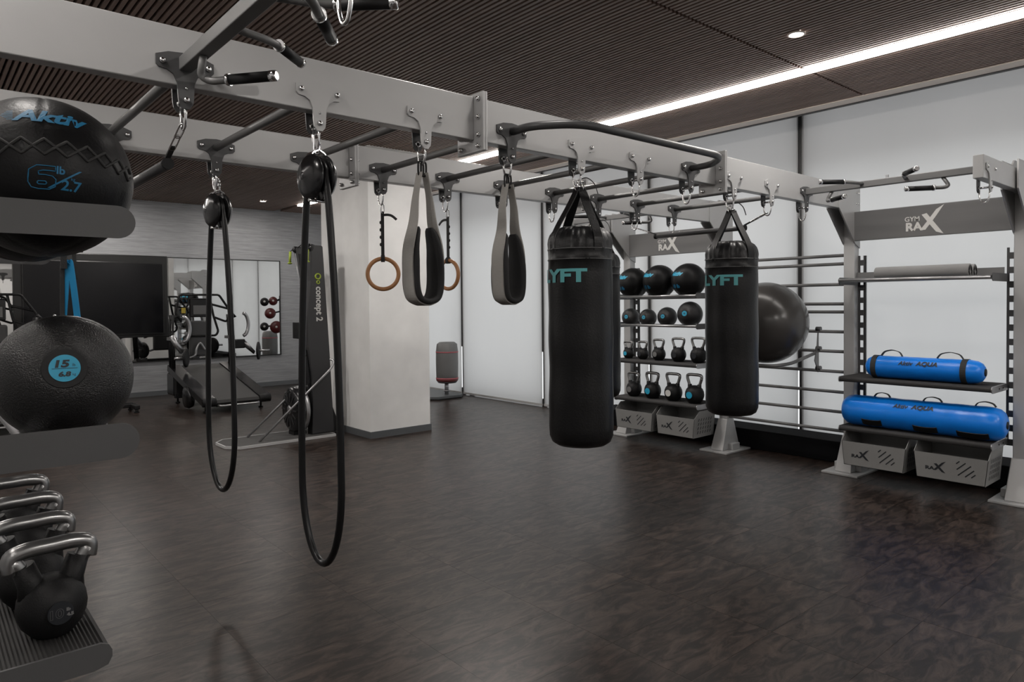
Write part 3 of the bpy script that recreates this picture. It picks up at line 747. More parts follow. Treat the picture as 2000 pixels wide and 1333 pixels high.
# punching bags
def punching_bag(label, x, y, twist=0.0, strapz=2.275):
    t = thing('punching_bag', label, 'punching bag', (x, y, 0.755), group='black punching bags')
    Rb = 0.188
    def wob(a, h, rr):
        wr = 0.0
        if h > 1.87: wr = (0.007*math.sin(11*a+0.6*math.sin(3*a))+0.005*math.sin(19*a+1))*min(1, (h-1.87)/0.12)
        return wr*min(1, rr/0.1)+0.004*noise.noise(Vector((math.cos(a)*2, math.sin(a)*2, h*3)))
    prof = [(0.004, 0.772), (0.09, 0.766), (0.145, 0.772), (0.172, 0.79), (0.186, 0.825), (0.189, 0.88)]
    prof += [(Rb+0.002*math.sin(k), 0.95+k*0.055) for k in range(16)]
    prof += [(Rb, 1.845), (0.191, 1.85), (0.191, 1.856), (Rb, 1.861), (Rb-0.001, 1.905), (Rb+0.001, 1.91), (Rb+0.001, 1.916), (Rb-0.002, 1.922), (0.186, 1.95), (0.180, 1.975), (0.170, 2.0), (0.153, 2.022), (0.128, 2.038), (0.095, 2.046), (0.05, 2.048), (0.004, 2.048)]
    obj('bag_body', G().lathe(prof, (x, y, 0), sides=72, fn=wob), 'leather', t)
    seam = G()
    for z in (1.853, 1.913): seam.torus((x, y, z), Rb+0.003, 0.0016, (0, 0, 1), 64, 6)
    obj('stitching', seam, 'print_grey', t)
    base = R(-175)
    for k in range(4):
        a = base+R(72)+k*PI/2+twist; c, s_ = math.cos(a), math.sin(a)
        pth = spline([(x+c*0.185, y+s_*0.185, 1.90), (x+c*0.184, y+s_*0.184, 1.975), (x+c*0.150, y+s_*0.150, 2.05), (x+c*0.075, y+s_*0.075, 2.17), (x+c*0.016, y+s_*0.016, strapz)], 5)
        obj('strap', G().ribbon(pth, 0.056, 0.006, (-s_, c, 0)), 'leather', t)
        obj('d_ring', G().torus((x+c*0.017, y+s_*0.017, strapz), 0.019, 0.0035, (-s_*0.9+0.1, c*0.9, 0.2), 20, 8), 'chrome', t)
    obj('strap_tail', G().ribbon(spline([(x, y, 2.325), (x+0.03, y-0.03, 2.335), (x+0.06, y-0.06, 2.30), (x+0.075, y-0.075, 2.24)], 5), 0.012, 0.004, (0.7, 0.7, 0)), 'webdark', t)
    hk = G(); carabiner(hk, (x, y, 2.315), (x, y, strapz-0.012), 0.016, 0.005, (1, 0, 0)); hk.torus((x, y, strapz+0.005), 0.024, 0.004, (0, 0, 1), 24, 8)
    obj('swivel_hook', hk, 'chrome', t)
    text('lettering', 'LYFT', cyl_map(x, y, Rb+0.0065, R(180)+0.13, 1.758), 'print_teal', t, size=0.100, offset=0.0045, xs=1.5, cuts=0.02)
    return t
punching_bag('tall black punching bag with teal lettering, nearest the camera', 2.985, 2.845)
b3 = punching_bag('black punching bag hung in front of the stall bars and exercise ball', 4.605, 2.85)
punching_bag('black punching bag mostly hidden behind the nearest punching bag', 4.62, 4.18)
# pulley rope trainers
def pulley_rope(label, x, y, zc, zbot, half_w, skew):
    # discs face along direction n; the rope loop hangs in the plane across it
    t = thing('pulley_rope', label, 'rope trainer', (x, y, zbot), group='black pulley rope trainers')
    cd = Vector((-x, -y, 0)).normalized()
    n = Vector((-1.0, -0.08, 0)).normalized()            # axle direction
    sd = Vector((-n.y, n.x, 0))                            # loop direction
    c = Vector((x, y, zc)); Rd = 0.101
    for s in (-1, 1):
        prof = [(0.02, 0.070), (0.03, 0.066), (0.06, 0.060), (0.085, 0.048), (Rd-0.003, 0.034), (Rd, 0.028), (Rd-0.004, 0.022), (0.05, 0.019)]
        obj('housing_disc', G().lathe(prof, c, n*s, 40), 'gloss_black', t)
        obj('hub_cap', G().lathe([(0.004, 0.072), (0.017, 0.07), (0.022, 0.062), (0.022, 0.055)], c, n*s, 20), 'gloss_black', t)
    obj('sheave', G().lathe([(0.060, -0.016), (0.056, 0.0), (0.060, 0.016)], c, n, 32), 'black', t)
    fr = G().ribbon(spline([c+Vector((0, 0, 0.115))+n*0.004, c+Vector((0, 0, 0.10))+n*0.03, c+n*0.034+Vector((0, 0, 0.07))], 5), 0.05, 0.005, sd)
    fr.ribbon(spline([c+Vector((0, 0, 0.115))-n*0.004, c+Vector((0, 0, 0.10))-n*0.03, c-n*0.034+Vector((0, 0, 0.07))], 5), 0.05, 0.005, sd)
    fr.cyl(c+Vector((0, 0, -0.10))-n*0.04, c+Vector((0, 0, -0.10))+n*0.04, 0.007, 10)
    obj('frame_plate', fr, 'chrome', t)
    hk = G(); carabiner(hk, c+Vector((0, 0, 0.185)), c+Vector((0, 0, 0.105)), 0.013, 0.0048, (1, 0, 0)); hk.cyl(c+Vector((0, 0, 0.14))+Vector((0.012, 0, 0)), c+Vector((0, 0, 0.165))+Vector((0.012, 0, 0)), 0.008, 8)
    obj('snap_link', hk, 'chrome', t)
    L_ = []
    H_ = zc-zbot; rr = 0.072
    for k in range(13):                                   # over the sheave
        a = PI*k/12; L_.append(c+sd*(rr*math.cos(a))+Vector((0, 0, rr*math.sin(a)+0.0)))
    for k in range(1, 12):
        q = k/12; L_.append(c+sd*(-rr-(half_w-rr)*math.sin(q*PI/2)**0.75+0.0)+Vector((0, 0, -q*(H_-0.36))))
    zl = zbot+0.36
    for k in range(0, 25):
        a = PI+PI*k/24; L_.append(Vector((x, y, zl))+sd*(half_w*math.cos(a)+skew*0)+Vector((0, 0, 0.36*math.sin(a))))
    for k in range(1, 12):
        q = 1-k/12; L_.append(c+sd*(rr+(half_w-rr)*math.sin(q*PI/2)**0.75)+Vector((0, 0, -q*(H_-0.36))))
    obj('rope_loop', G().tube(L_, 0.0155, 14, True, ref=n), 'rope', t)
    return t
pulley_rope('black pulley with long rope loop hung from the near beam', 1.345, 2.85, 2.155, 0.47, 0.165, 0)
pulley_rope('black pulley with long rope loop hung from the far beam', 1.357, 4.18, 2.155, 0.53, 0.180, 0)

# gymnastic rings
def gym_ring(label, x, y, zc, yawd, tail):
    t = thing('gym_ring', label, 'gym ring', (x, y, zc-0.118), group='wooden gym rings')
    n = Vector((math.cos(yawd), math.sin(yawd), 0)); sd = Vector((-n.y, n.x, 0)); c = Vector((x, y, zc))
    obj('ring', G().torus(c, 0.104, 0.014, n, 48, 16), 'wood', t)
    obj('strap', G().ribbon([c+Vector((0, 0, 0.085)), c+Vector((0, 0, 0.15)), c+Vector((0, 0, 0.30)), c+Vector((0, 0, 0.425))], 0.022, 0.008, sd), 'webdark', t)
    obj('strap_loop', G().ribbon(spline([c+Vector((0, 0, 0.126))+n*0.004, c+Vector((0, 0, 0.11))+n*0.018, c+Vector((0, 0, 0.086))+n*0.012, c+Vector((0, 0, 0.083)), c+Vector((0, 0, 0.086))-n*0.012, c+Vector((0, 0, 0.11))-n*0.018, c+Vector((0, 0, 0.126))-n*0.004], 3), 0.026, 0.004, sd), 'webdark', t)
    for k in range(4):
        z = 0.20+k*0.05
        obj('loop_knot', G().ball(c+Vector((0, 0, z))+sd*tail*-0.013, 0.008, 0.008, 0.012, 10, 6), 'webdark', t)
    obj('strap_tail', G().ribbon(spline([c+Vector((0, 0, 0.40)), c+Vector((0, 0, 0.403))+sd*tail*0.035, c+Vector((0, 0, 0.395))+sd*tail*0.065, c+Vector((0, 0, 0.37))+sd*tail*0.095], 4), 0.016, 0.006, (0.2, 0.2, 1)), 'webdark', t)
    hk = G(); carabiner(hk, c+Vector((0, 0, 0.475)), c+Vector((0, 0, 0.415)), 0.011, 0.0045, (1, 0, 0)); obj('snap_link', hk, 'chrome', t)
    return t
gym_ring('wooden gym ring hanging in front of the mottled column', 2.445, 4.18, 1.812, R(-122), 1)
gym_ring('wooden gym ring half hidden behind the padded sling', 2.99, 4.18, 1.818, R(-172), -1)

# padded slings
def sling(label, x, y, yawd, spread):
    t = thing('padded_sling', label, 'strap', (x, y, 1.60), group='grey padded slings')
    n = Vector((math.cos(yawd), math.sin(yawd), 0)); sd = Vector((-n.y, n.x, 0)); c = Vector((x, y, 0))
    # outer web loop seen edge-on to n ; belt width along n
    def loop(off, zb, zt, wtop, wmid):
        pts = [(-0.012-wtop, 2.24), (-0.035-wtop*1.2, 2.12), (-wmid*0.75, 2.0), (-wmid-off, 1.86), (-wmid-off, 1.72), (-wmid*0.8-off, 1.635), (-wmid*0.3, zb), (wmid*0.3, zb), (wmid*0.8+off, 1.635), (wmid+off, 1.72), (wmid+off, 1.86), (wmid*0.75, 2.0), (0.035+wtop*1.2, 2.12), (0.012+wtop, 2.24)]
        return spline([c+sd*a+Vector((0, 0, z)) for a, z in pts], 5)
    lw = loop(0.014, 1.602, 2.24, 0.004, spread); NL = len(lw)
    wsc = [1+0.75*min(1, max(0, (min(i, NL-1-i)/NL-0.06)/0.14)) for i in range(NL)]
    obj('webbing', G().sweep([(-0.026, -0.002), (0.026, -0.002), (0.026, 0.002), (-0.026, 0.002)], lw, n, False, False, scale=wsc), 'web', t)
    pts = [(-spread*0.50, 1.975), (-spread*0.90, 1.87), (-spread*0.98, 1.72), (-spread*0.78, 1.642), (-spread*0.3, 1.618), (spread*0.3, 1.618), (spread*0.78, 1.642), (spread*0.98, 1.72), (spread*0.90, 1.87), (spread*0.50, 1.975)]
    pth = spline([c+sd*a+Vector((0, 0, z)) for a, z in pts], 5); N_ = len(pth)
    sc = [0.35+0.65*min(1, (min(i, N_-1-i))/(N_*0.16))**0.6 for i in range(N_)]
    pr = [(-0.066, -0.005), (-0.06, -0.012), (0.06, -0.012), (0.066, -0.005), (0.066, 0.005), (0.06, 0.012), (-0.06, 0.012), (-0.066, 0.005)]
    obj('pad', G().sweep([(a, b+0.0) for a, b in pr], pth, n, False, True, scale=sc), 'fabric', t)
    hk = G()
    carabiner(hk, (x-0.008, y, 2.292), (x-0.008, y, 2.225), 0.014, 0.005, sd); carabiner(hk, (x+0.008, y, 2.292), (x+0.008, y, 2.225), 0.014, 0.005, sd)
    obj('snap_links', hk, 'black', t)
    return t
sling('grey and black padded sling hanging in front of the second ring', 1.89, 2.85, R(90), 0.072)
sling('grey and black padded sling beside the nearest punching bag', 2.435, 2.85, R(90), 0.062)

# trapeze bars slung between the two beams
def trapeze(label, x, ya, yb, zb):
    t = thing('hanging_bar', label, 'hanging bar', (x, (ya+yb)/2, zb), group='bars slung between the beams')
    obj('bar', G().cyl((x, ya, zb), (x, yb, zb), 0.0205, 16), 'darkpaint', t)
    for y, yt, s in ((ya, YN+0.0325, -1), (yb, YF+0.0325, 1)):
        lk = G(); a = Vector((x, yt, 2.30)); b = Vector((x, y-s*0.0, zb+0.018)); d = b-a
        carabiner(lk, a+d*0.0, a+d*0.36, 0.011, 0.0045, (1, 0, 0)); carabiner(lk, a+d*0.32, a+d*0.70, 0.010, 0.0045, (1, 0, 0))
        obj('chain_link', lk, 'chrome', t)
        obj('strap', G().ribbon([a+d*0.62, a+d*0.97], 0.02, 0.008, (1, 0, 0)), 'webdark', t)
        obj('end_cap', G().cyl((x, y, zb), (x, y+s*0.018, zb), 0.024, 16), 'black', t)
    return t
trapeze('dark straight bar slung by chains in front of the rear sign panel', 5.125, 3.06, 3.93, 2.20)
trapeze('dark straight bar slung by straps behind the top left medicine ball', 0.805, 3.09, 3.96, 2.185)

# ================================================================== BALLS
def lum(c, Rr, az, el): return sph_map(c, Rr, az, el)
def med_ball(label, c, Rb, az, big=False, group='black medicine balls', rot=0.0, tilt=0.0):
    RM = Matrix.Rotation(-tilt, 3, Vector((math.sin(az), -math.cos(az), 0)))
    t = thing('medicine_ball', label, 'medicine ball', (c[0], c[1], c[2]-Rb), group=group)
    def fn(d):
        d = RM @ d
        a = math.atan2(d.y, d.x)-az; e = math.asin(max(-1, min(1, d.z))); q = 0
        for k in range(6):
            s_ = math.sin(a/2*6/2+rot) if False else 0
        pl = abs(((a+PI/6+rot) % (PI/3))-PI/6)
        seam = math.exp(-((pl*math.cos(e))/0.02)**2)*(0.010)*(1 if abs(e+0.03) > 0.19 else 0)
        band = 0.009*math.exp(-((abs(e+0.03)-0.18)/0.02)**2)
        return -seam-band+0.006*noise.noise(d*3)
    obj('ball_shell', G().ball(c, Rb, seg=96 if big else 48, rings=48 if big else 24, fn=fn), 'soft_leather', t)
    if big:
        # crossed lacing around the waist band
        lc = G()
        for s_ in (-1, 1):
            pts = []
            for k in range(-80, 81):
                a = az+k*0.015; e = s_*0.13*math.sin(k*0.03*12)*1.0-0.02
                # triangle wave
                ph = (k*0.015*14/PI) % 2; e = s_*0.095*(1-abs(ph-1)*2)-0.03
                pts.append(Vector(c)+Rb*1.004*(RM.transposed() @ Vector((math.cos(e)*math.cos(a), math.cos(e)*math.sin(a), math.sin(e)))))
            lc.tube(pts, 0.0032, 6)
        obj('lacing', lc, 'webdark', t)
    return t
WB = (0.232, 1.862, 1.888); WR = 0.174
med_ball('black medicine ball on the top left shelf, behind the one marked 6 lb', (0.232, 2.235, 1.892), 0.17, R(-97))
AZ, TL = R(-97), R(15)
t = med_ball('large black medicine ball with blue 6 lb print on the top left shelf', WB, WR, AZ, True, tilt=TL)
wm = lambda a, e, k=1.004: sph_map(WB, WR*k, AZ+R(a), R(e), TL, AZ)
text('lettering', 'Aktiv', wm(4.5, 23.5), 'print_blue', t, size=0.047, offset=0.0018, shear=0.28, cuts=0.01, xs=1.22)
sg = G(); mp_ = wm(4.5, 23.0)
for k in range(7):
    y = -0.018+k*0.006
    sg.add([mp_(-0.090+abs(k-3)*0.004, y*0.7), mp_(-0.066, y*0.7+0.0002), mp_(-0.066, y*0.7+0.0016), mp_(-0.090+abs(k-3)*0.004, y*0.7+0.001)], [(0, 1, 2, 3)])
obj('speed_lines', sg, 'print_blue', t)
# the outlined 6
P6 = [(0.030, 0.029), (-0.012, 0.029), (-0.030, 0.018), (-0.033, -0.012), (-0.026, -0.026), (-0.010, -0.030), (0.014, -0.030), (0.028, -0.022), (0.030, -0.004), (0.022, 0.004), (0.006, 0.006), (-0.008, 0.006), (-0.009, 0.014), (0.002, 0.017), (0.030, 0.017)]
C6 = [(-0.010, -0.010), (0.006, -0.010), (0.009, -0.014), (0.006, -0.018), (-0.010, -0.018), (-0.013, -0.014)]
m6_ = wm(-1.5, -22.5); m6 = lambda x, y: m6_(x*0.76, y*0.80)
og = G()
for poly in (P6, C6):
    pts = []
    for i in range(len(poly)):
        a, b = Vector(poly[i]), Vector(poly[(i+1) % len(poly)])
        for q in range(3): c_ = a+(b-a)*q/3; pts.append(m6(c_.x, c_.y))
    og.tube(pts, 0.0011, 5, True)
obj('lettering', og, 'print_blue', t)
text('lettering', 'lb', wm(9.5, -17), 'print_blue', t, size=0.022, cuts=0.01, offset=0.0006)
text('lettering', '/', wm(12.5, -22.5), 'print_blue', t, size=0.060, cuts=0.01, xs=1.25, shear=0.75)
text('lettering', 'kg', wm(17.5, -22), 'print_blue', t, size=0.009, cuts=0.01)
text('lettering', '2.7', wm(17.0, -26.5), 'print_blue', t, size=0.030, cuts=0.01, offset=0.0006)

SB = (0.249, 1.787, 1.449); SR = 0.1345
def slam_ball(label, c, Rb, az, el, big=False):
    t = thing('slam_ball', label, 'slam ball', (c[0], c[1], c[2]-Rb), group='black slam balls')
    dv = Vector((math.cos(el)*math.cos(az), math.cos(el)*math.sin(az), math.sin(el)))
    def fn(d):
        # one moulded ring around the badge and a shallow dish under it
        ang = d.angle(dv); q = 0
        if ang < 0.32: q -= 0.035*max(0, 1-(ang/0.32)**6)
        q -= 0.010*math.exp(-((ang-1.12)/0.012)**2) if big else 0.006*math.exp(-((ang-1.1)/0.05)**2)
        return q
    obj('ball_shell', G().ball(c, Rb, seg=160 if big else 40, rings=80 if big else 20, fn=fn), 'slam', t)
    cc = Vector(c); a1 = dv.orthogonal(); 
    badge = G().lathe(smooth=False, prof=[(Rb*0.295, -0.004), (Rb*0.30, 0.0), (Rb*0.295, 0.003), (0.002, 0.004)], c=cc+dv*Rb*(0.945), axis=dv, sides=40)
    b = obj('badge_rim', badge, 'black', t)
    dc = G().lathe([(Rb*0.205, 0.0), (Rb*0.205, 0.0015), (0.002, 0.0016)], cc+dv*(Rb*0.945+0.004), dv, 40, smooth=False)
    obj('badge', dc, 'disc_blue', t)
    ux = Vector((0, 0, 1)).cross(dv).normalized(); uy = dv.cross(ux)
    return t, flat_map(cc+dv*(Rb*0.945+0.0062), ux, uy)
t, mp_ = slam_ball('big pebbled black slam ball with blue 15 badge in the left foreground', SB, SR, R(-97), R(12.5), True)
text('lettering', '15', lambda x, y, z=0: mp_(x-0.004, y+0.009, z), 'print_black', t, size=0.020, offset=0.001, xs=1.4, shear=0.15)
text('lettering', 'lb', lambda x, y, z=0: mp_(x+0.016, y+0.006, z), 'print_black', t, size=0.008)
text('lettering', '6.8', lambda x, y, z=0: mp_(x, y-0.012, z), 'print_black', t, size=0.013, offset=0.0007, xs=1.3, shear=0.15)
text('lettering', 'kg', lambda x, y, z=0: mp_(x+0.016, y-0.014, z), 'print_black', t, size=0.007)
obj('divider', G().add([mp_(-0.022, -0.0012), mp_(0.022, -0.0012), mp_(0.022, -0.0002), mp_(-0.022, -0.0002)], [(0, 1, 2, 3)]), 'print_black', t)

WZ = 1.683
for (y, Rb, lab) in ((5.245, 0.178, 'black medicine ball beside the large punching bag, left of its row'), (4.868, 0.186, 'black medicine ball in the middle of its row of three'), (4.478, 0.186, 'black medicine ball beside the lighter punching bag, right of its row')):
    c = (6.395, y, WZ+math.sqrt((Rb+0.0145)**2-0.11**2)-0.012)
    t = med_ball(lab, c, Rb, R(180), group='medicine balls on the rear rack')
    text('lettering', 'Aktiv', sph_map(c, Rb*1.008, R(180)-0.25, R(22)), 'disc_blue', t, size=0.06, offset=0.004, shear=0.25, cuts=0.02, xs=1.2)
    text('lettering', '10 lb', sph_map(c, Rb*1.008, R(180)-0.25, R(-20)), 'print_blue', t, size=0.055, offset=0.002, cuts=0.02)
for (y, Rb, lab) in ((5.288, 0.104, 'black slam ball with blue badge, leftmost of the row of four'), (5.035, 0.101, 'smallest black slam ball, second in the row of four'), (4.765, 0.110, 'black slam ball with blue badge, third in the row of four'), (4.465, 0.137, 'largest black slam ball, right end of the row of four')):
    c = (6.3975, y, 1.342+math.sqrt((Rb+0.0145)**2-0.0775**2))
    t, mp_ = slam_ball(lab, c, Rb, R(180)+0.16, R(4))
    text('lettering', '10', mp_, 'print_black', t, size=0.026, offset=0.001)

# exercise ball on its holder
EC = Vector((6.21, 3.475, 1.397)); ER = 0.388
t = thing('exercise_ball', 'large charcoal exercise ball perched in front of the stall bars', 'exercise ball', (EC.x, EC.y, EC.z-ER))
obj('ball_shell', G().ball(EC, ER, seg=72, rings=36, fn=lambda d: 0.0012*math.sin(90*d.z)*(1 if abs(d.z) < 0.5 else 0)), 'swiss', t)
t = thing('ball_holder', 'dark bracket clamped to the stall bars under the exercise ball', 'bracket', (6.6, 3.3, 0.928))
for yy in (3.18, 3.86):
    pl = G().prism([(-0.05, 0.10), (0.0, 0.24), (0.02, 0.40), (0.03, 0.40), (0.035, 0.0), (0.02, -0.02), (0.0, 0.02)], (6.635, yy, 0.93), (1, 0, 0), (0, 0, 1), (0, 1, 0), -0.004, 0.004)
    obj('side_plate', pl, 'graypaint', t)
    kn = G()
    for z in (1.33, 1.14, 0.95): kn.cyl((6.665, yy-0.025, z), (6.665, yy+0.02, z), 0.024, 14)
    obj('clamp_knob', kn, 'darkpaint', t)
obj('front_rail', G().tube(rounded([(6.63, 3.19, 1.10), (6.25, 3.24, 1.016), (6.03, 3.30, 1.002), (6.03, 3.65, 1.002), (6.25, 3.74, 1.016), (6.63, 3.85, 1.10)], 0.08), 0.016, 12), 'graypaint', t)

# ================================================================== KETTLEBELLS
def kettlebell(label, x, y, z, Rb, hw, H_, rt, rotz, badge=None, group='kettlebells on the rear rack', txt=None, sl=0.0):
    t = thing('kettlebell', label, 'kettlebell', (x, y, z), rotz, group)
    prof = [(0.002, 0.0), (Rb*0.55, 0.0), (Rb*0.62, 0.004), (Rb*0.86, Rb*0.36), (Rb*0.97, Rb*0.66), (Rb, Rb*0.9), (Rb*0.96, Rb*1.2), (Rb*0.84, Rb*1.5), (Rb*0.62, Rb*1.74), (Rb*0.35, Rb*1.86), (0.002, Rb*1.9)]
    b = obj('bell', G().lathe(prof, sides=40), 'kb', t, world=False)
    zc = Rb*1.42
    half = [(Rb*0.48, 0, Rb*1.40), (Rb*0.60, 0, Rb*1.85), (hw*0.5-rt*1.1, 0, Rb*1.9+(H_-Rb*1.9)*0.52), (hw*0.5-rt*1.0, 0, H_-rt*3.3), (hw*0.41, 0, H_-rt*1.6), (hw*0.25, 0, H_-rt), ]
    pth = spline([(-a, b, c_) for a, b, c_ in half]+[(0, 0, H_-rt*0.97)]+half[::-1], 6)
    obj('handle', G().tube(pth, rt, 16, ref=(0, 1, 0)), 'kbsteel', t, world=False)
    for s in (-1, 1):
        cp = [Vector((s*Rb*0.46, 0, Rb*1.2)), Vector((s*Rb*0.57, 0, Rb*1.72)), Vector((s*(Rb*0.60+sl), 0, Rb*1.98+sl*2.2))]
        obj('horn_sleeve', G().tube(cp, rt*1.32, 16, ref=(0, 1, 0), scale=[1.5, 1.12, 1.0]), 'kb', t, world=False)
    dz = Rb*0.92; fy = -Rb*0.985
    bd = G().lathe([(Rb*0.36, 0.0), (Rb*0.36, 0.0025), (0.002, 0.003)], (0, fy, dz), (0, -1, -0.02), 28, smooth=False)
    obj('badge', bd, badge or 'print_black', t, world=False)
    if txt:
        for s_, xo, yo, sz in txt:
            vs, fs = text_geo(s_, size=sz, outline=0.0005 if sz > 0.02 else 0.0, xs=1.15, offset=0.0006)
            obj('lettering', G().add([(a+xo, fy-0.0035, dz+b_+yo) for a, b_, c_ in vs], fs), 'print_grey', t, world=False)
    return t
M['kbsteel'] = mat('polished_handle_steel', (0.30, 0.30, 0.30), 0.28, 0.9, var=0.12, vscale=40)
LK = [(0.218, 1.785, 0.0665, 0.176, 0.205), (0.205, 1.985, 0.070, 0.180, 0.212), (0.205, 2.175, 0.075, 0.183, 0.222), (0.198, 2.375, 0.080, 0.186, 0.232)]
LL = ['black kettlebell with outlined 10 badge at the very front of the left shelf', 'black kettlebell second from the front on the left shelf', 'black kettlebell third from the front on the left shelf', 'black kettlebell farthest back on the left shelf']
for (x, y, Rb, hw, H_), lab in zip(LK, LL):
    kettlebell(lab, x, y, 0.8985, Rb, hw, H_, 0.0165, R(6), group='kettlebells on the left shelf', sl=0.012, txt=[('10', -0.007, 0, 0.026), ('lb', 0.014, 0.005, 0.009), ('4.5', 0.017, -0.006, 0.009)] if y < 1.8 else None)
KA = [(5.340, 0.0655, 'leftmost kettlebell of the upper row, half behind the bag', 'disc_blue'), (5.128, 0.067, 'second kettlebell from the left in the upper row', None), (4.900, 0.077, 'middle kettlebell of the upper row of five', 'print_grey'), (4.632, 0.084, 'fourth kettlebell from the left in the upper row', None), (4.375, 0.088, 'rightmost kettlebell of the upper row, beside the hanging bag', None)]
for y, Rb, lab, bd in KA:
    kettlebell('black '+lab, 6.42, y, 0.9455, Rb, 2.12*Rb, 3.2*Rb, 0.0140, R(-90), bd)
KB_ = [(5.262, 0.092, 'leftmost kettlebell of the lower row of four', 'print_grey'), (4.990, 0.0965, 'kettlebell with blue badge, second in the lower row', 'disc_blue'), (4.703, 0.100, 'kettlebell with white badge, third in the lower row', 'print_white'), (4.425, 0.103, 'rightmost kettlebell of the lower row, with a blue badge', 'disc_blue')]
for y, Rb, lab, bd in KB_:
    kettlebell('black '+lab, 6.42, y, 0.5055, Rb, 2.05*Rb, 3.15*Rb, 0.0165, R(-90), bd)

# ================================================================== WATER BAGS AND MATS
def water_bag(label, xc, y0, y1, zc, Rb, bands, handles, ang, tsize, lump):
    t = thing('water_bag', label, 'water bag', (xc, (y0+y1)/2, zc-Rb), group='blue water bags')
    L_ = y1-y0; prof = [(0.012, 0.0), (Rb*0.45, 0.002), (Rb*0.74, 0.02), (Rb*0.92, 0.05), (Rb, 0.1)]
    n = 22
    prof += [(Rb*(1+lump*0.012*math.sin(k*1.7)), 0.1+(L_-0.2)*k/n) for k in range(1, n)]
    prof += [(Rb, L_-0.1), (Rb*0.92, L_-0.05), (Rb*0.74, L_-0.02), (Rb*0.45, L_-0.002), (0.012, L_)]
    def fn(a, h, rr): return 0.012*Rb*noise.noise(Vector((math.cos(a)*2.5, math.sin(a)*2.5, h*9)))*(rr/Rb)
    obj('bag_skin', G().lathe(prof, (xc, y0, zc), (0, 1, 0), 48, fn=fn), 'blue', t)
    obj('valve', G().lathe([(0.03, -0.004), (0.03, 0.012)], (xc, y0, zc), (0, 1, 0), 20), 'black', t)
    P_ = lambda a, rr, y: Vector((xc-rr*math.cos(a), y, zc+rr*math.sin(a)))
    for y in bands:
        pth = [P_(2*PI*k/36, Rb+0.0035, y) for k in range(36)]
        obj('band', G().ribbon(pth, 0.042, 0.003, (0, 1, 0), True), 'webdark', t)
    for (y, hl, hh, a0) in handles:
        pth = spline([P_(a0, Rb, y-hl/2), P_(a0, Rb+hh*0.7, y-hl*0.36), P_(a0, Rb+hh, y-hl*0.1), P_(a0, Rb+hh, y+hl*0.1), P_(a0, Rb+hh*0.7, y+hl*0.36), P_(a0, Rb, y+hl/2)], 5)
        obj('handle', G().ribbon(pth, 0.03 if hh > 0.02 else 0.06, 0.006, (math.sin(a0), 0, math.cos(a0))), 'black' if hh < 0.02 else 'webdark', t)
    ym = (y0+y1)/2
    def cm(x, y, z=0): return P_(ang+y/Rb, Rb+0.0045, ym-x)
    text('lettering', 'Aktiv', lambda x, y, z=0: cm(x-0.085*tsize/0.05-0.02, y), 'print_black', t, size=tsize, offset=0.0012, shear=0.25, cuts=0.03)
    text('lettering', 'AQUA', lambda x, y, z=0: cm(x+0.075*tsize/0.05-0.02, y), 'print_black', t, size=tsize, offset=0.002, shear=0.2, xs=1.1, cuts=0.03)
    return t
water_bag('shorter blue water bag with two black bands on the upper shelf', 6.41, 1.72, 2.62, 1.0245, 0.096, (1.852, 2.535), ((2.42, 0.17, 0.05, R(100)), (1.97, 0.19, 0.05, R(95))), R(28), 0.05, 0.6)
water_bag('longer blue water bag lying on the lower shelf', 6.42, 1.575, 2.825, 0.6225, 0.134, (), ((2.50, 0.13, 0.035, R(96)), (2.10, 0.14, 0.035, R(92)), (1.72, 0.14, 0.035, R(90)), (2.54, 0.16, 0.012, R(-35)), (2.12, 0.18, 0.012, R(-38)), (1.78, 0.22, 0.012, R(-40))), R(38), 0.052, 1.0)
for lab, x in (('rolled grey foam mat at the front of the mesh tray', 6.40), ('rolled grey foam mat behind the other one on the tray', 6.522)):
    t = thing('rolled_mat', lab, 'yoga mat', (x, 2.18, 1.779), group='rolled mats on the mesh tray')
    y0, y1 = 1.826, 2.54
    g = G().lathe([(0.018, 0.02), (0.020, 0.0), (0.054, 0.0), (0.056, 0.003), (0.056, y1-y0-0.003), (0.054, y1-y0), (0.020, y1-y0), (0.018, y1-y0-0.02)], (x, y0, 1.8355), (0, 1, 0), 32)
    obj('roll', g, 'mat_roll', t)
    sp_ = [(x+(0.02+0.028*k/60)*math.cos(k*0.42), y0-0.001, 1.8355+(0.02+0.028*k/60)*math.sin(k*0.42)) for k in range(61)]
    obj('spiral_edge', G().tube(sp_, 0.0012, 5), 'black', t)

# blue band on a storage peg
obj('storage_peg', G().cyl((-0.18, 2.945, 1.815), (0.462, 2.945, 1.815), 0.010, 12).cyl((0.452, 2.945, 1.815), (0.478, 2.945, 1.815), 0.0145, 12), 'black', rig)
t = thing('resistance_band', 'blue resistance band hanging above the slam ball', 'resistance band', (0.435, 2.945, 1.2))
def bandloop(dx, w0, spread, zt, zb):
    pts = [(-spread*0.75, zb), (-spread*0.7, zb+0.16), (-spread*0.42, (zt+zb)/2+0.08), (-0.007, zt-0.03), (0, zt), (0.007, zt-0.03), (spread*0.42, (zt+zb)/2+0.08), (spread*0.7, zb+0.16), (spread*0.75, zb), (0, zb-0.06)]
    return spline([(0.435+dx+a*0.75, 2.945-a*0.65, z) for a, z in pts], 6, True)
obj('band_loop', G().ribbon(bandloop(0, 0, 0.055, 1.765, 1.25), 0.022, 0.004, (0.75, -0.65, 0.0), True), 'bandblue', t)
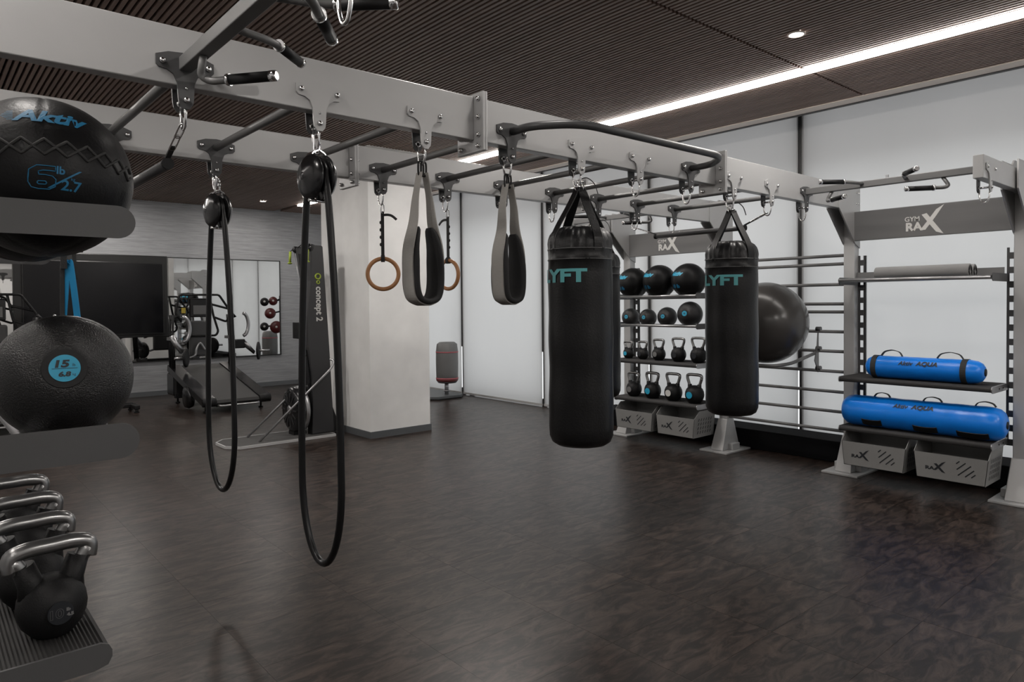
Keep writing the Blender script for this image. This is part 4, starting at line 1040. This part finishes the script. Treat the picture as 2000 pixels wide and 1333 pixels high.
obj('anchor_strap', G().ribbon([(0.418, 2.945, 1.832), (0.418, 2.945, 1.74)], 0.02, 0.006, (1, 0, 0)).ribbon([(0.448, 2.945, 1.832), (0.452, 2.945, 1.75), (0.455, 2.945, 1.70)], 0.012, 0.006, (1, 0, 0)).ribbon([(0.415, 2.955, 1.75), (0.412, 2.955, 1.60), (0.412, 2.955, 1.5)], 0.014, 0.005, (1, 0, 0)), 'webdark', t)

# ================================================================== MIRROR WALL
for lab, x0, x1 in (('tall frameless mirror panel behind and below the screen', 0.4, 3.545), ('mirror panel between the screen and the mirror seam', 3.551, 4.598), ('mirror panel at the right end, beside the ski trainer', 4.602, 5.622)):
    t = thing('mirror', lab, 'mirror', ((x0+x1)/2, YM, 0.63), group='wall mirrors')
    obj('mirror_glass', G().box(x0, x1, 13.678, 13.699, 0.635, 2.488), 'mirror', t)
    fr = G().box(x0-0.004, x1+0.004, 13.672, 13.699, 0.618, 0.634).box(x0-0.004, x1+0.004, 13.672, 13.699, 2.489, 2.505)
    if x1 > 5.6: fr.box(5.623, 5.64, 13.672, 13.699, 0.618, 2.505)
    if x0 < 1: fr.box(0.38, 0.399, 13.672, 13.699, 0.618, 2.505)
    obj('mirror_frame', fr, 'tvframe', t)
t = thing('television', 'large black wall-mounted screen in front of the mirror', 'television', (2.38, 13.6, 1.06))
obj('cabinet', G().box(1.24, 3.522, 13.60, 13.671, 1.062, 2.512), 'tvframe', t, bevel=0.01)
obj('bezel', G().box(1.35, 3.445, 13.575, 13.602, 1.115, 2.385), 'tvframe', t, bevel=0.008)
obj('screen', G().box(1.37, 3.425, 13.570, 13.577, 1.14, 2.365), 'screen', t)

# ================================================================== SKI TRAINER
t = thing('ski_trainer', 'tall black ski trainer on a white-edged platform beside the column', 'ski trainer', (3.4, 8.14, 0))
pf = [(2.633, 8.30), (2.633, 7.99), (2.75, 7.845), (3.90, 7.845), (3.90, 8.435), (2.75, 8.435)]
obj('platform', G().prism(pf, (0, 0, 0), (1, 0, 0), (0, 1, 0), (0, 0, 1), 0.004, 0.030), 'felt_grey', t)
obj('platform_edge', G().ribbon([(a, b, 0.017) for a, b in pf], 0.03, 0.014, (0, 0, 1), True), 'plainwall', t)
tw = G().prism([(3.665, 0.03), (3.955, 0.03), (3.905, 1.1), (3.835, 2.325), (3.815, 2.335), (3.675, 2.335), (3.672, 1.9), (3.62, 1.45), (3.63, 1.1), (3.68, 0.7)], (0, 0, 0), (1, 0, 0), (0, 0, 1), (0, 1, 0), 7.985, 8.13)
tower = obj('tower', tw, 'ski_black', t, bevel=0.012)
arm = G().obox(((3.70+3.72)/2, 8.245, 1.95), (0.055, 0, 0), Vector((0, 0.028, 0.01)), Vector((0, 0.13, 0.385)))
obj('side_arm', arm, 'ski_black', t, bevel=0.008)
obj('side_arm_edge', G().cyl((3.645, 8.16, 1.70), (3.640, 8.40, 2.30), 0.005, 8), 'steel', t)
for yy, s in ((8.385, 1), (7.985, -1)):
    pg = G().lathe([(0.012, -0.025), (0.04, -0.02), (0.045, 0.0), (0.04, 0.02), (0.012, 0.025)], (3.665, yy, 2.30), (0, 1, 0), 20)
    obj('pulley', pg, 'gloss_black', t)
    hx = 3.60 if s > 0 else 3.63
    hd = G().tube([(hx, yy+s*0.02, 2.275), (hx-0.005, yy+s*0.02, 2.20), (hx-0.008, yy+s*0.02, 2.13)], 0.016, 10).ball((hx-0.008, yy+s*0.02, 2.13), 0.03, 0.03, 0.012, 14, 8)
    obj('handle', hd, 'green', t)
    obj('cord', G().cyl((hx, yy+s*0.02, 2.275), (3.655, yy, 2.335), 0.005, 6), 'black', t)
obj('top_wire', G().tube(spline([(3.69, 8.38, 2.33), (3.70, 8.25, 2.365), (3.72, 8.1, 2.355), (3.74, 8.02, 2.335)], 5), 0.006, 8), 'black', t)
obj('flywheel_cage', G().lathe([(0.10, -0.10), (0.22, -0.095), (0.265, -0.075), (0.275, -0.03), (0.275, 0.03), (0.265, 0.06), (0.2, 0.07), (0.05, 0.07)], (3.555, 8.17, 0.335), (1, 0, 0), 40), 'gloss_black', t)
obj('cage_band', G().lathe([(0.277, 0.0), (0.281, 0.002), (0.281, 0.045), (0.277, 0.047)], (3.555, 8.17, 0.335), (1, 0, 0), 40), 'steel', t)
fv = G()
for k in range(14):
    a = 2*PI*k/14; fv.obox((3.453, 8.17+0.16*math.cos(a), 0.335+0.16*math.sin(a)), (0.003, 0, 0), Vector((0, math.cos(a), math.sin(a)))*0.055, Vector((0, -math.sin(a), math.cos(a)))*0.008)
obj('vents', fv, 'ski_black', t)
obj('hub', G().lathe([(0.01, -0.11), (0.05, -0.105), (0.06, -0.09)], (3.555, 8.17, 0.335), (1, 0, 0), 20), 'steel', t)
obj('cage_foot', G().box(3.48, 3.64, 8.1, 8.25, 0.03, 0.075), 'black', t)
mon = obj('monitor', G().box(3.52, 3.56, 8.03, 8.19, 1.20, 1.40), 'gloss_black', t, bevel=0.008)
obj('monitor_arm', G().cyl((3.56, 8.11, 1.27), (3.66, 8.08, 1.20), 0.014, 10).cyl((3.6, 8.11, 1.05), (3.66, 8.08, 1.0), 0.012, 10).box(3.585, 3.625, 8.06, 8.15, 0.98, 1.30), 'steel', t)
obj('cord_post', G().box(3.635, 3.668, 8.03, 8.10, 0.55, 1.5), 'gloss_black', t)
for y0, yb in ((7.985, 7.93), (8.60-0.24, 8.28)):
    obj('brace', G().tube(rounded([(3.01, y0, 0.03), (3.90, yb, 0.83), (3.955, yb+0.02, 0.93), (3.86, 8.05, 0.935)], 0.06), 0.014, 12), 'steel', t)
obj('rear_gusset', G().prism([(3.93, 0.03), (4.055, 0.03), (3.935, 0.36)], (0, 0, 0), (1, 0, 0), (0, 0, 1), (0, 1, 0), 8.0, 8.12), 'black', t)
for yy in (7.91, 8.2): obj('wheel', G().lathe([(0.008, -0.018), (0.03, -0.016), (0.03, 0.016), (0.008, 0.018)], (3.96, yy, 0.032), (0, 1, 0), 16), 'black', t)
mp_ = flat_map((3.765, 7.982, 1.62), (0, 0, -1), (1, 0, 0))
text('lettering', 'concept 2', mp_, 'print_white', t, size=0.115, offset=0.003, xs=0.92)
obj('emblem', G().torus((3.762, 7.982, 1.955), 0.032, 0.010, (0, 1, 0), 24, 6).torus((3.765, 7.982, 1.885), 0.018, 0.007, (0, 1, 0), 16, 6), 'green', t)

# ================================================================== TREADMILLS
def treadmill(label, dx):
    t = thing('treadmill', label, 'treadmill', (3.73+dx, 11.6, 0), group='black sled treadmills by the mirror')
    X = lambda x: x+dx
    def dz(y): return 0.20+0.222*(y-10.85)
    ys = [10.78+k*(12.62-10.78)/14 for k in range(15)]
    # belt: curved ribbon
    pr = G(); pth = [(X(3.755), y, dz(y)) for y in ys]
    pr.ribbon(spline([(X(3.755), 10.80, 0.10), (X(3.755), 10.755, 0.15)], 3)+pth, 0.64, 0.02, (1, 0, 0))
    obj('belt', pr, 'felt', t)
    for x0, x1 in ((3.235, 3.43), (4.08, 4.255)):
        rl = G(); rl.sweep([(-(x1-x0)/2, -0.05), ((x1-x0)/2, -0.05), ((x1-x0)/2, 0.05), (-(x1-x0)/2, 0.05)], [(X((x0+x1)/2), y, dz(y)-0.02) for y in ys], (1, 0, 0), False, False)
        obj('side_rail', rl, 'gloss_black', t)
        obj('end_cap', G().lathe([(0.02, 0), (0.062, 0.004), (0.065, x1-x0-0.004), (0.02, x1-x0)], (X(x0), 10.79, 0.165), (1, 0, 0), 20), 'black', t)
        obj('front_housing', G().box(X(x0), X(x1), 12.25, 12.68, 0.12, 0.50), 'gloss_black', t, bevel=0.04)
        for y in (10.95, 12.4): 
            ft = G().cyl((X((x0+x1)/2), y, 0.0), (X((x0+x1)/2), y, dz(y)-0.06), 0.015, 10); ft.cyl((X((x0+x1)/2), y, 0.0), (X((x0+x1)/2), y, 0.02), 0.035, 14)
            obj('foot', ft, 'black', t)
    obj('lift_bar', G().tube(rounded([(X(3.45), 10.80, 0.12), (X(3.47), 10.70, 0.11), (X(4.05), 10.70, 0.11), (X(4.07), 10.80, 0.12)], 0.05), 0.016, 10), 'steel', t)
    obj('cross_beam', G().box(X(3.25), X(4.25), 12.2, 12.3, 0.10, 0.18), 'black', t)
    obj('drive_housing', G().lathe([(0.05, -0.06), (0.16, -0.05), (0.18, 0), (0.16, 0.05), (0.05, 0.06)], (X(3.26), 11.55, 0.185), (1, 0, 0), 28), 'gloss_black', t)
    # uprights
    for x in (3.28, 4.22):
        for y in (12.40, 12.55):
            obj('upright', G().tube([(X(x), y, 0.45), (X(x+(0.02 if x > 4 else -0.02)), y-0.03, 1.0), (X(x), y, 1.46)], 0.032, 12), 'black', t)
        obj('clamp', G().box(X(x-0.05), X(x+0.05), 12.36, 12.6, 1.04, 1.09), 'steel', t)
    Yc = 12.45
    lp = lambda pts, cl=True: rounded([(X(a), Yc, z) for a, z in pts]+([(X(pts[0][0]), Yc, pts[0][1])] if cl else []), 0.04)
    obj('push_frame', G().tube(lp([(3.60, 1.80), (4.04, 1.80), (4.235, 1.50), (4.16, 1.33), (3.94, 1.42)], False), 0.019, 10, ref=(0, 1, 0)), 'black', t)
    obj('push_frame', G().tube(lp([(3.88, 1.79), (3.94, 1.45), (4.02, 1.17), (3.98, 1.10), (3.55, 1.10)], False), 0.019, 10, ref=(0, 1, 0)), 'black', t)
    obj('push_frame', G().tube(lp([(3.62, 1.80), (3.40, 1.80), (3.33, 1.49), (3.42, 1.35)], False), 0.019, 10, ref=(0, 1, 0)), 'black', t)
    obj('push_frame', G().tube(lp([(3.40, 1.54), (3.53, 1.61), (3.55, 1.80)], False), 0.015, 10, ref=(0, 1, 0)), 'black', t)
    obj('push_frame', G().tube(lp([(3.90, 1.64), (4.19, 1.56)], False), 0.019, 10, ref=(0, 1, 0)), 'black', t)
    obj('link_arm', G().tube([(X(4.235), Yc, 1.50), (X(4.31), Yc, 1.42), (X(4.25), 12.5, 1.40)], 0.022, 10), 'black', t)
    obj('link_arm', G().tube([(X(3.36), Yc, 1.45), (X(3.30), Yc, 1.40), (X(3.28), 12.5, 1.38)], 0.022, 10), 'black', t)
    obj('console', G().box(X(3.56), X(3.86), 12.43, 12.50, 1.42, 1.74), 'gloss_black', t, bevel=0.02)
    obj('console_box', G().box(X(3.56), X(3.88), 12.46, 12.56, 0.75, 1.36), 'darkpaint', t, bevel=0.03)
    obj('instruction_card', G().box(X(3.61), X(3.82), 12.422, 12.43, 1.47, 1.62), 'print_grey', t)
    obj('safety_tag', G().box(X(3.42), X(3.48), 12.40, 12.42, 1.49, 1.58), 'yellow', t)
    def arc(cx, cz, rr, a0, a1): return [(X(cx+rr*0.5*math.cos(R(a0+(a1-a0)*k/14))), 12.40, cz+rr*math.sin(R(a0+(a1-a0)*k/14))) for k in range(15)]
    obj('grab_arc', G().tube(arc(3.44, 1.22, 0.20, 100, -100), 0.034, 12, ref=(0, 1, 0)), 'steel', t)
    obj('grab_arc', G().tube(arc(4.42, 1.28, 0.20, 85, -85), 0.03, 12, ref=(0, 1, 0)), 'steel', t)
    obj('swing_arm', G().tube([(X(3.24), 12.36, 1.12), (X(3.30), 12.34, 0.98), (X(3.40), 12.32, 0.84)], 0.045, 12), 'steel', t)
    obj('swing_arm', G().tube([(X(4.45), 12.40, 0.97), (X(4.62), 12.42, 0.78)], 0.028, 12), 'steel', t)
    obj('swing_arm', G().tube([(X(4.45), 12.40, 0.90), (X(4.62), 12.42, 0.76)], 0.018, 12), 'black', t)
    obj('arm_mount', G().box(X(4.22), X(4.46), 12.38, 12.46, 0.86, 1.02), 'black', t, bevel=0.02)
    for x, y, z in ((3.43, 12.25, 0.75), (4.70, 12.42, 0.80)):
        n = Vector((0.85, -0.5, 0)).normalized()
        w_ = obj('wheel', G().lathe([(0.03, -0.02), (0.12, -0.022), (0.16, -0.012), (0.16, 0.012), (0.12, 0.022), (0.03, 0.02)], (X(x), y, z), n, 28), 'black', t)
        obj('axle', G().cyl((X(x-0.18 if x < 4 else x), y, z), (X(x if x < 4 else x+0.2), y, z), 0.02, 10), 'steel', t)
    obj('crank_tube', G().tube(spline([(X(3.52), 12.4, 0.74), (X(3.62), 12.4, 0.78), (X(3.64), 12.4, 0.88), (X(3.70), 12.4, 0.98), (X(3.78), 12.4, 0.86)], 5), 0.02, 10), 'steel', t)
    return t
treadmill('black sled treadmill with silver arms in front of the mirror', 0.0)
treadmill('second black sled treadmill, mostly hidden behind the slam ball', -2.82)

# ================================================================== EXERCISE BIKE (mostly behind the slam ball)
t = thing('exercise_bike', 'black exercise bike hidden behind the slam ball except its rear foot', 'exercise bike', (2.0, 11.95, 0))
obj('stabilizer', G().box(2.40, 2.60, 11.90, 11.98, 0.055, 0.115).box(2.52, 2.60, 11.66, 12.14, 0.05, 0.11), 'black', t, bevel=0.01)
obj('stabilizer', G().box(1.56, 1.64, 11.66, 12.14, 0.05, 0.11), 'black', t, bevel=0.01)
for x in (2.56, 1.60):
    for y in (11.69, 12.11): obj('levelling_foot', G().cyl((x, y, 0), (x, y, 0.055), 0.022, 12).cyl((x, y, 0), (x, y, 0.015), 0.035, 14), 'black', t)
obj('frame', G().tube([(1.60, 11.94, 0.09), (2.0, 11.94, 0.14), (2.56, 11.94, 0.09)], 0.035, 12).tube([(2.3, 11.94, 0.12), (1.95, 11.94, 0.62), (1.9, 11.94, 0.75)], 0.035, 12).tube([(1.62, 11.94, 0.10), (1.66, 11.94, 0.55), (1.68, 11.94, 0.80)], 0.035, 12).tube([(1.66, 11.94, 0.58), (1.95, 11.94, 0.45)], 0.03, 12), 'gloss_black', t)
obj('flywheel', G().lathe([(0.03, -0.03), (0.2, -0.025), (0.22, 0), (0.2, 0.025), (0.03, 0.03)], (1.72, 11.94, 0.36), (0, 1, 0), 32), 'steel', t)
obj('crank', G().lathe([(0.02, -0.05), (0.12, -0.03), (0.12, 0.03), (0.02, 0.05)], (1.98, 11.94, 0.38), (0, 1, 0), 24), 'black', t)
obj('saddle', G().ball((1.93, 11.94, 0.80), 0.13, 0.08, 0.04, 20, 10), 'black', t)
obj('handlebar', G().tube(rounded([(1.50, 11.74, 0.86), (1.60, 11.76, 0.84), (1.68, 11.82, 0.82), (1.68, 12.06, 0.82), (1.60, 12.10, 0.84), (1.50, 12.12, 0.86)], 0.05), 0.018, 10), 'black', t)

# ================================================================== BOXING TOWER
t = thing('boxing_tower', 'black boxing tower with red-striped drum pad behind the column', 'boxing trainer', (6.9, 9.85, 0))
bp_ = [(6.48, 9.72), (6.62, 9.58), (7.10, 9.58), (7.22, 9.70), (7.22, 10.85), (6.48, 10.85)]
obj('base_plate', G().prism(bp_, (0, 0, 0), (1, 0, 0), (0, 1, 0), (0, 0, 1), 0.02, 0.055), 'skirt', t)
obj('base_edge', G().prism([(a, b) for a, b in bp_], (0, 0, 0), (1, 0, 0), (0, 1, 0), (0, 0, 1), 0.0, 0.02), 'black', t)
obj('mast', G().box(6.86, 6.94, 10.62, 10.70, 0.05, 1.85), 'black', t, bevel=0.006)
drum = obj('drum_pad', G().lathe([(0.02, 0.26), (0.16, 0.262), (0.185, 0.30), (0.19, 0.45), (0.192, 0.6), (0.19, 0.80), (0.175, 0.92), (0.13, 0.955), (0.02, 0.96)], (6.95, 9.78, 0), sides=36), 'graypaint', t)
obj('stripe', G().lathe([(0.188, 0.325), (0.1925, 0.327), (0.1945, 0.345), (0.190, 0.347)], (6.95, 9.78, 0), sides=36).lathe([(0.188, 0.775), (0.193, 0.777), (0.193, 0.795), (0.188, 0.797)], (6.95, 9.78, 0), sides=36), 'pink', t)
obj('lower_cup', G().lathe([(0.02, 0.255), (0.15, 0.256), (0.188, 0.30), (0.1915, 0.325)], (6.95, 9.78, 0), sides=36), 'red', t)
obj('drum_post', G().cyl((6.95, 9.80, 0.05), (6.95, 9.80, 0.30), 0.035, 12).torus((6.95, 9.80, 0.12), 0.05, 0.012, (0, 0, 1), 20, 8), 'steel', t)
for k, (x, y, z, rr, m_) in enumerate(((6.50, 10.62, 1.70, 0.10, 'black'), (6.73, 10.58, 1.72, 0.105, 'red'), (6.62, 10.66, 1.42, 0.13, 'red'), (6.48, 10.64, 1.10, 0.10, 'black'), (6.76, 10.68, 1.08, 0.15, 'red'))):
    obj('target_pad', G().lathe([(0.02, 0.06), (rr*0.7, 0.055), (rr, 0.02), (rr, -0.05), (rr*0.7, -0.08), (0.02, -0.085)], (x, y, z), (-0.35, 0.9, 0.1), 24), m_, t)
    nn = Vector((-0.35, 0.9, 0.1)).normalized()
    obj('target_dot', G().lathe([(0.026, 0.058), (0.026, 0.064), (0.002, 0.065)], (x, y, z), nn, 16), 'print_white', t)
    obj('pad_arm', G().cyl(Vector((x, y, z))-nn*0.07, (6.90, 10.66, z+0.05), 0.02, 10), 'black', t)
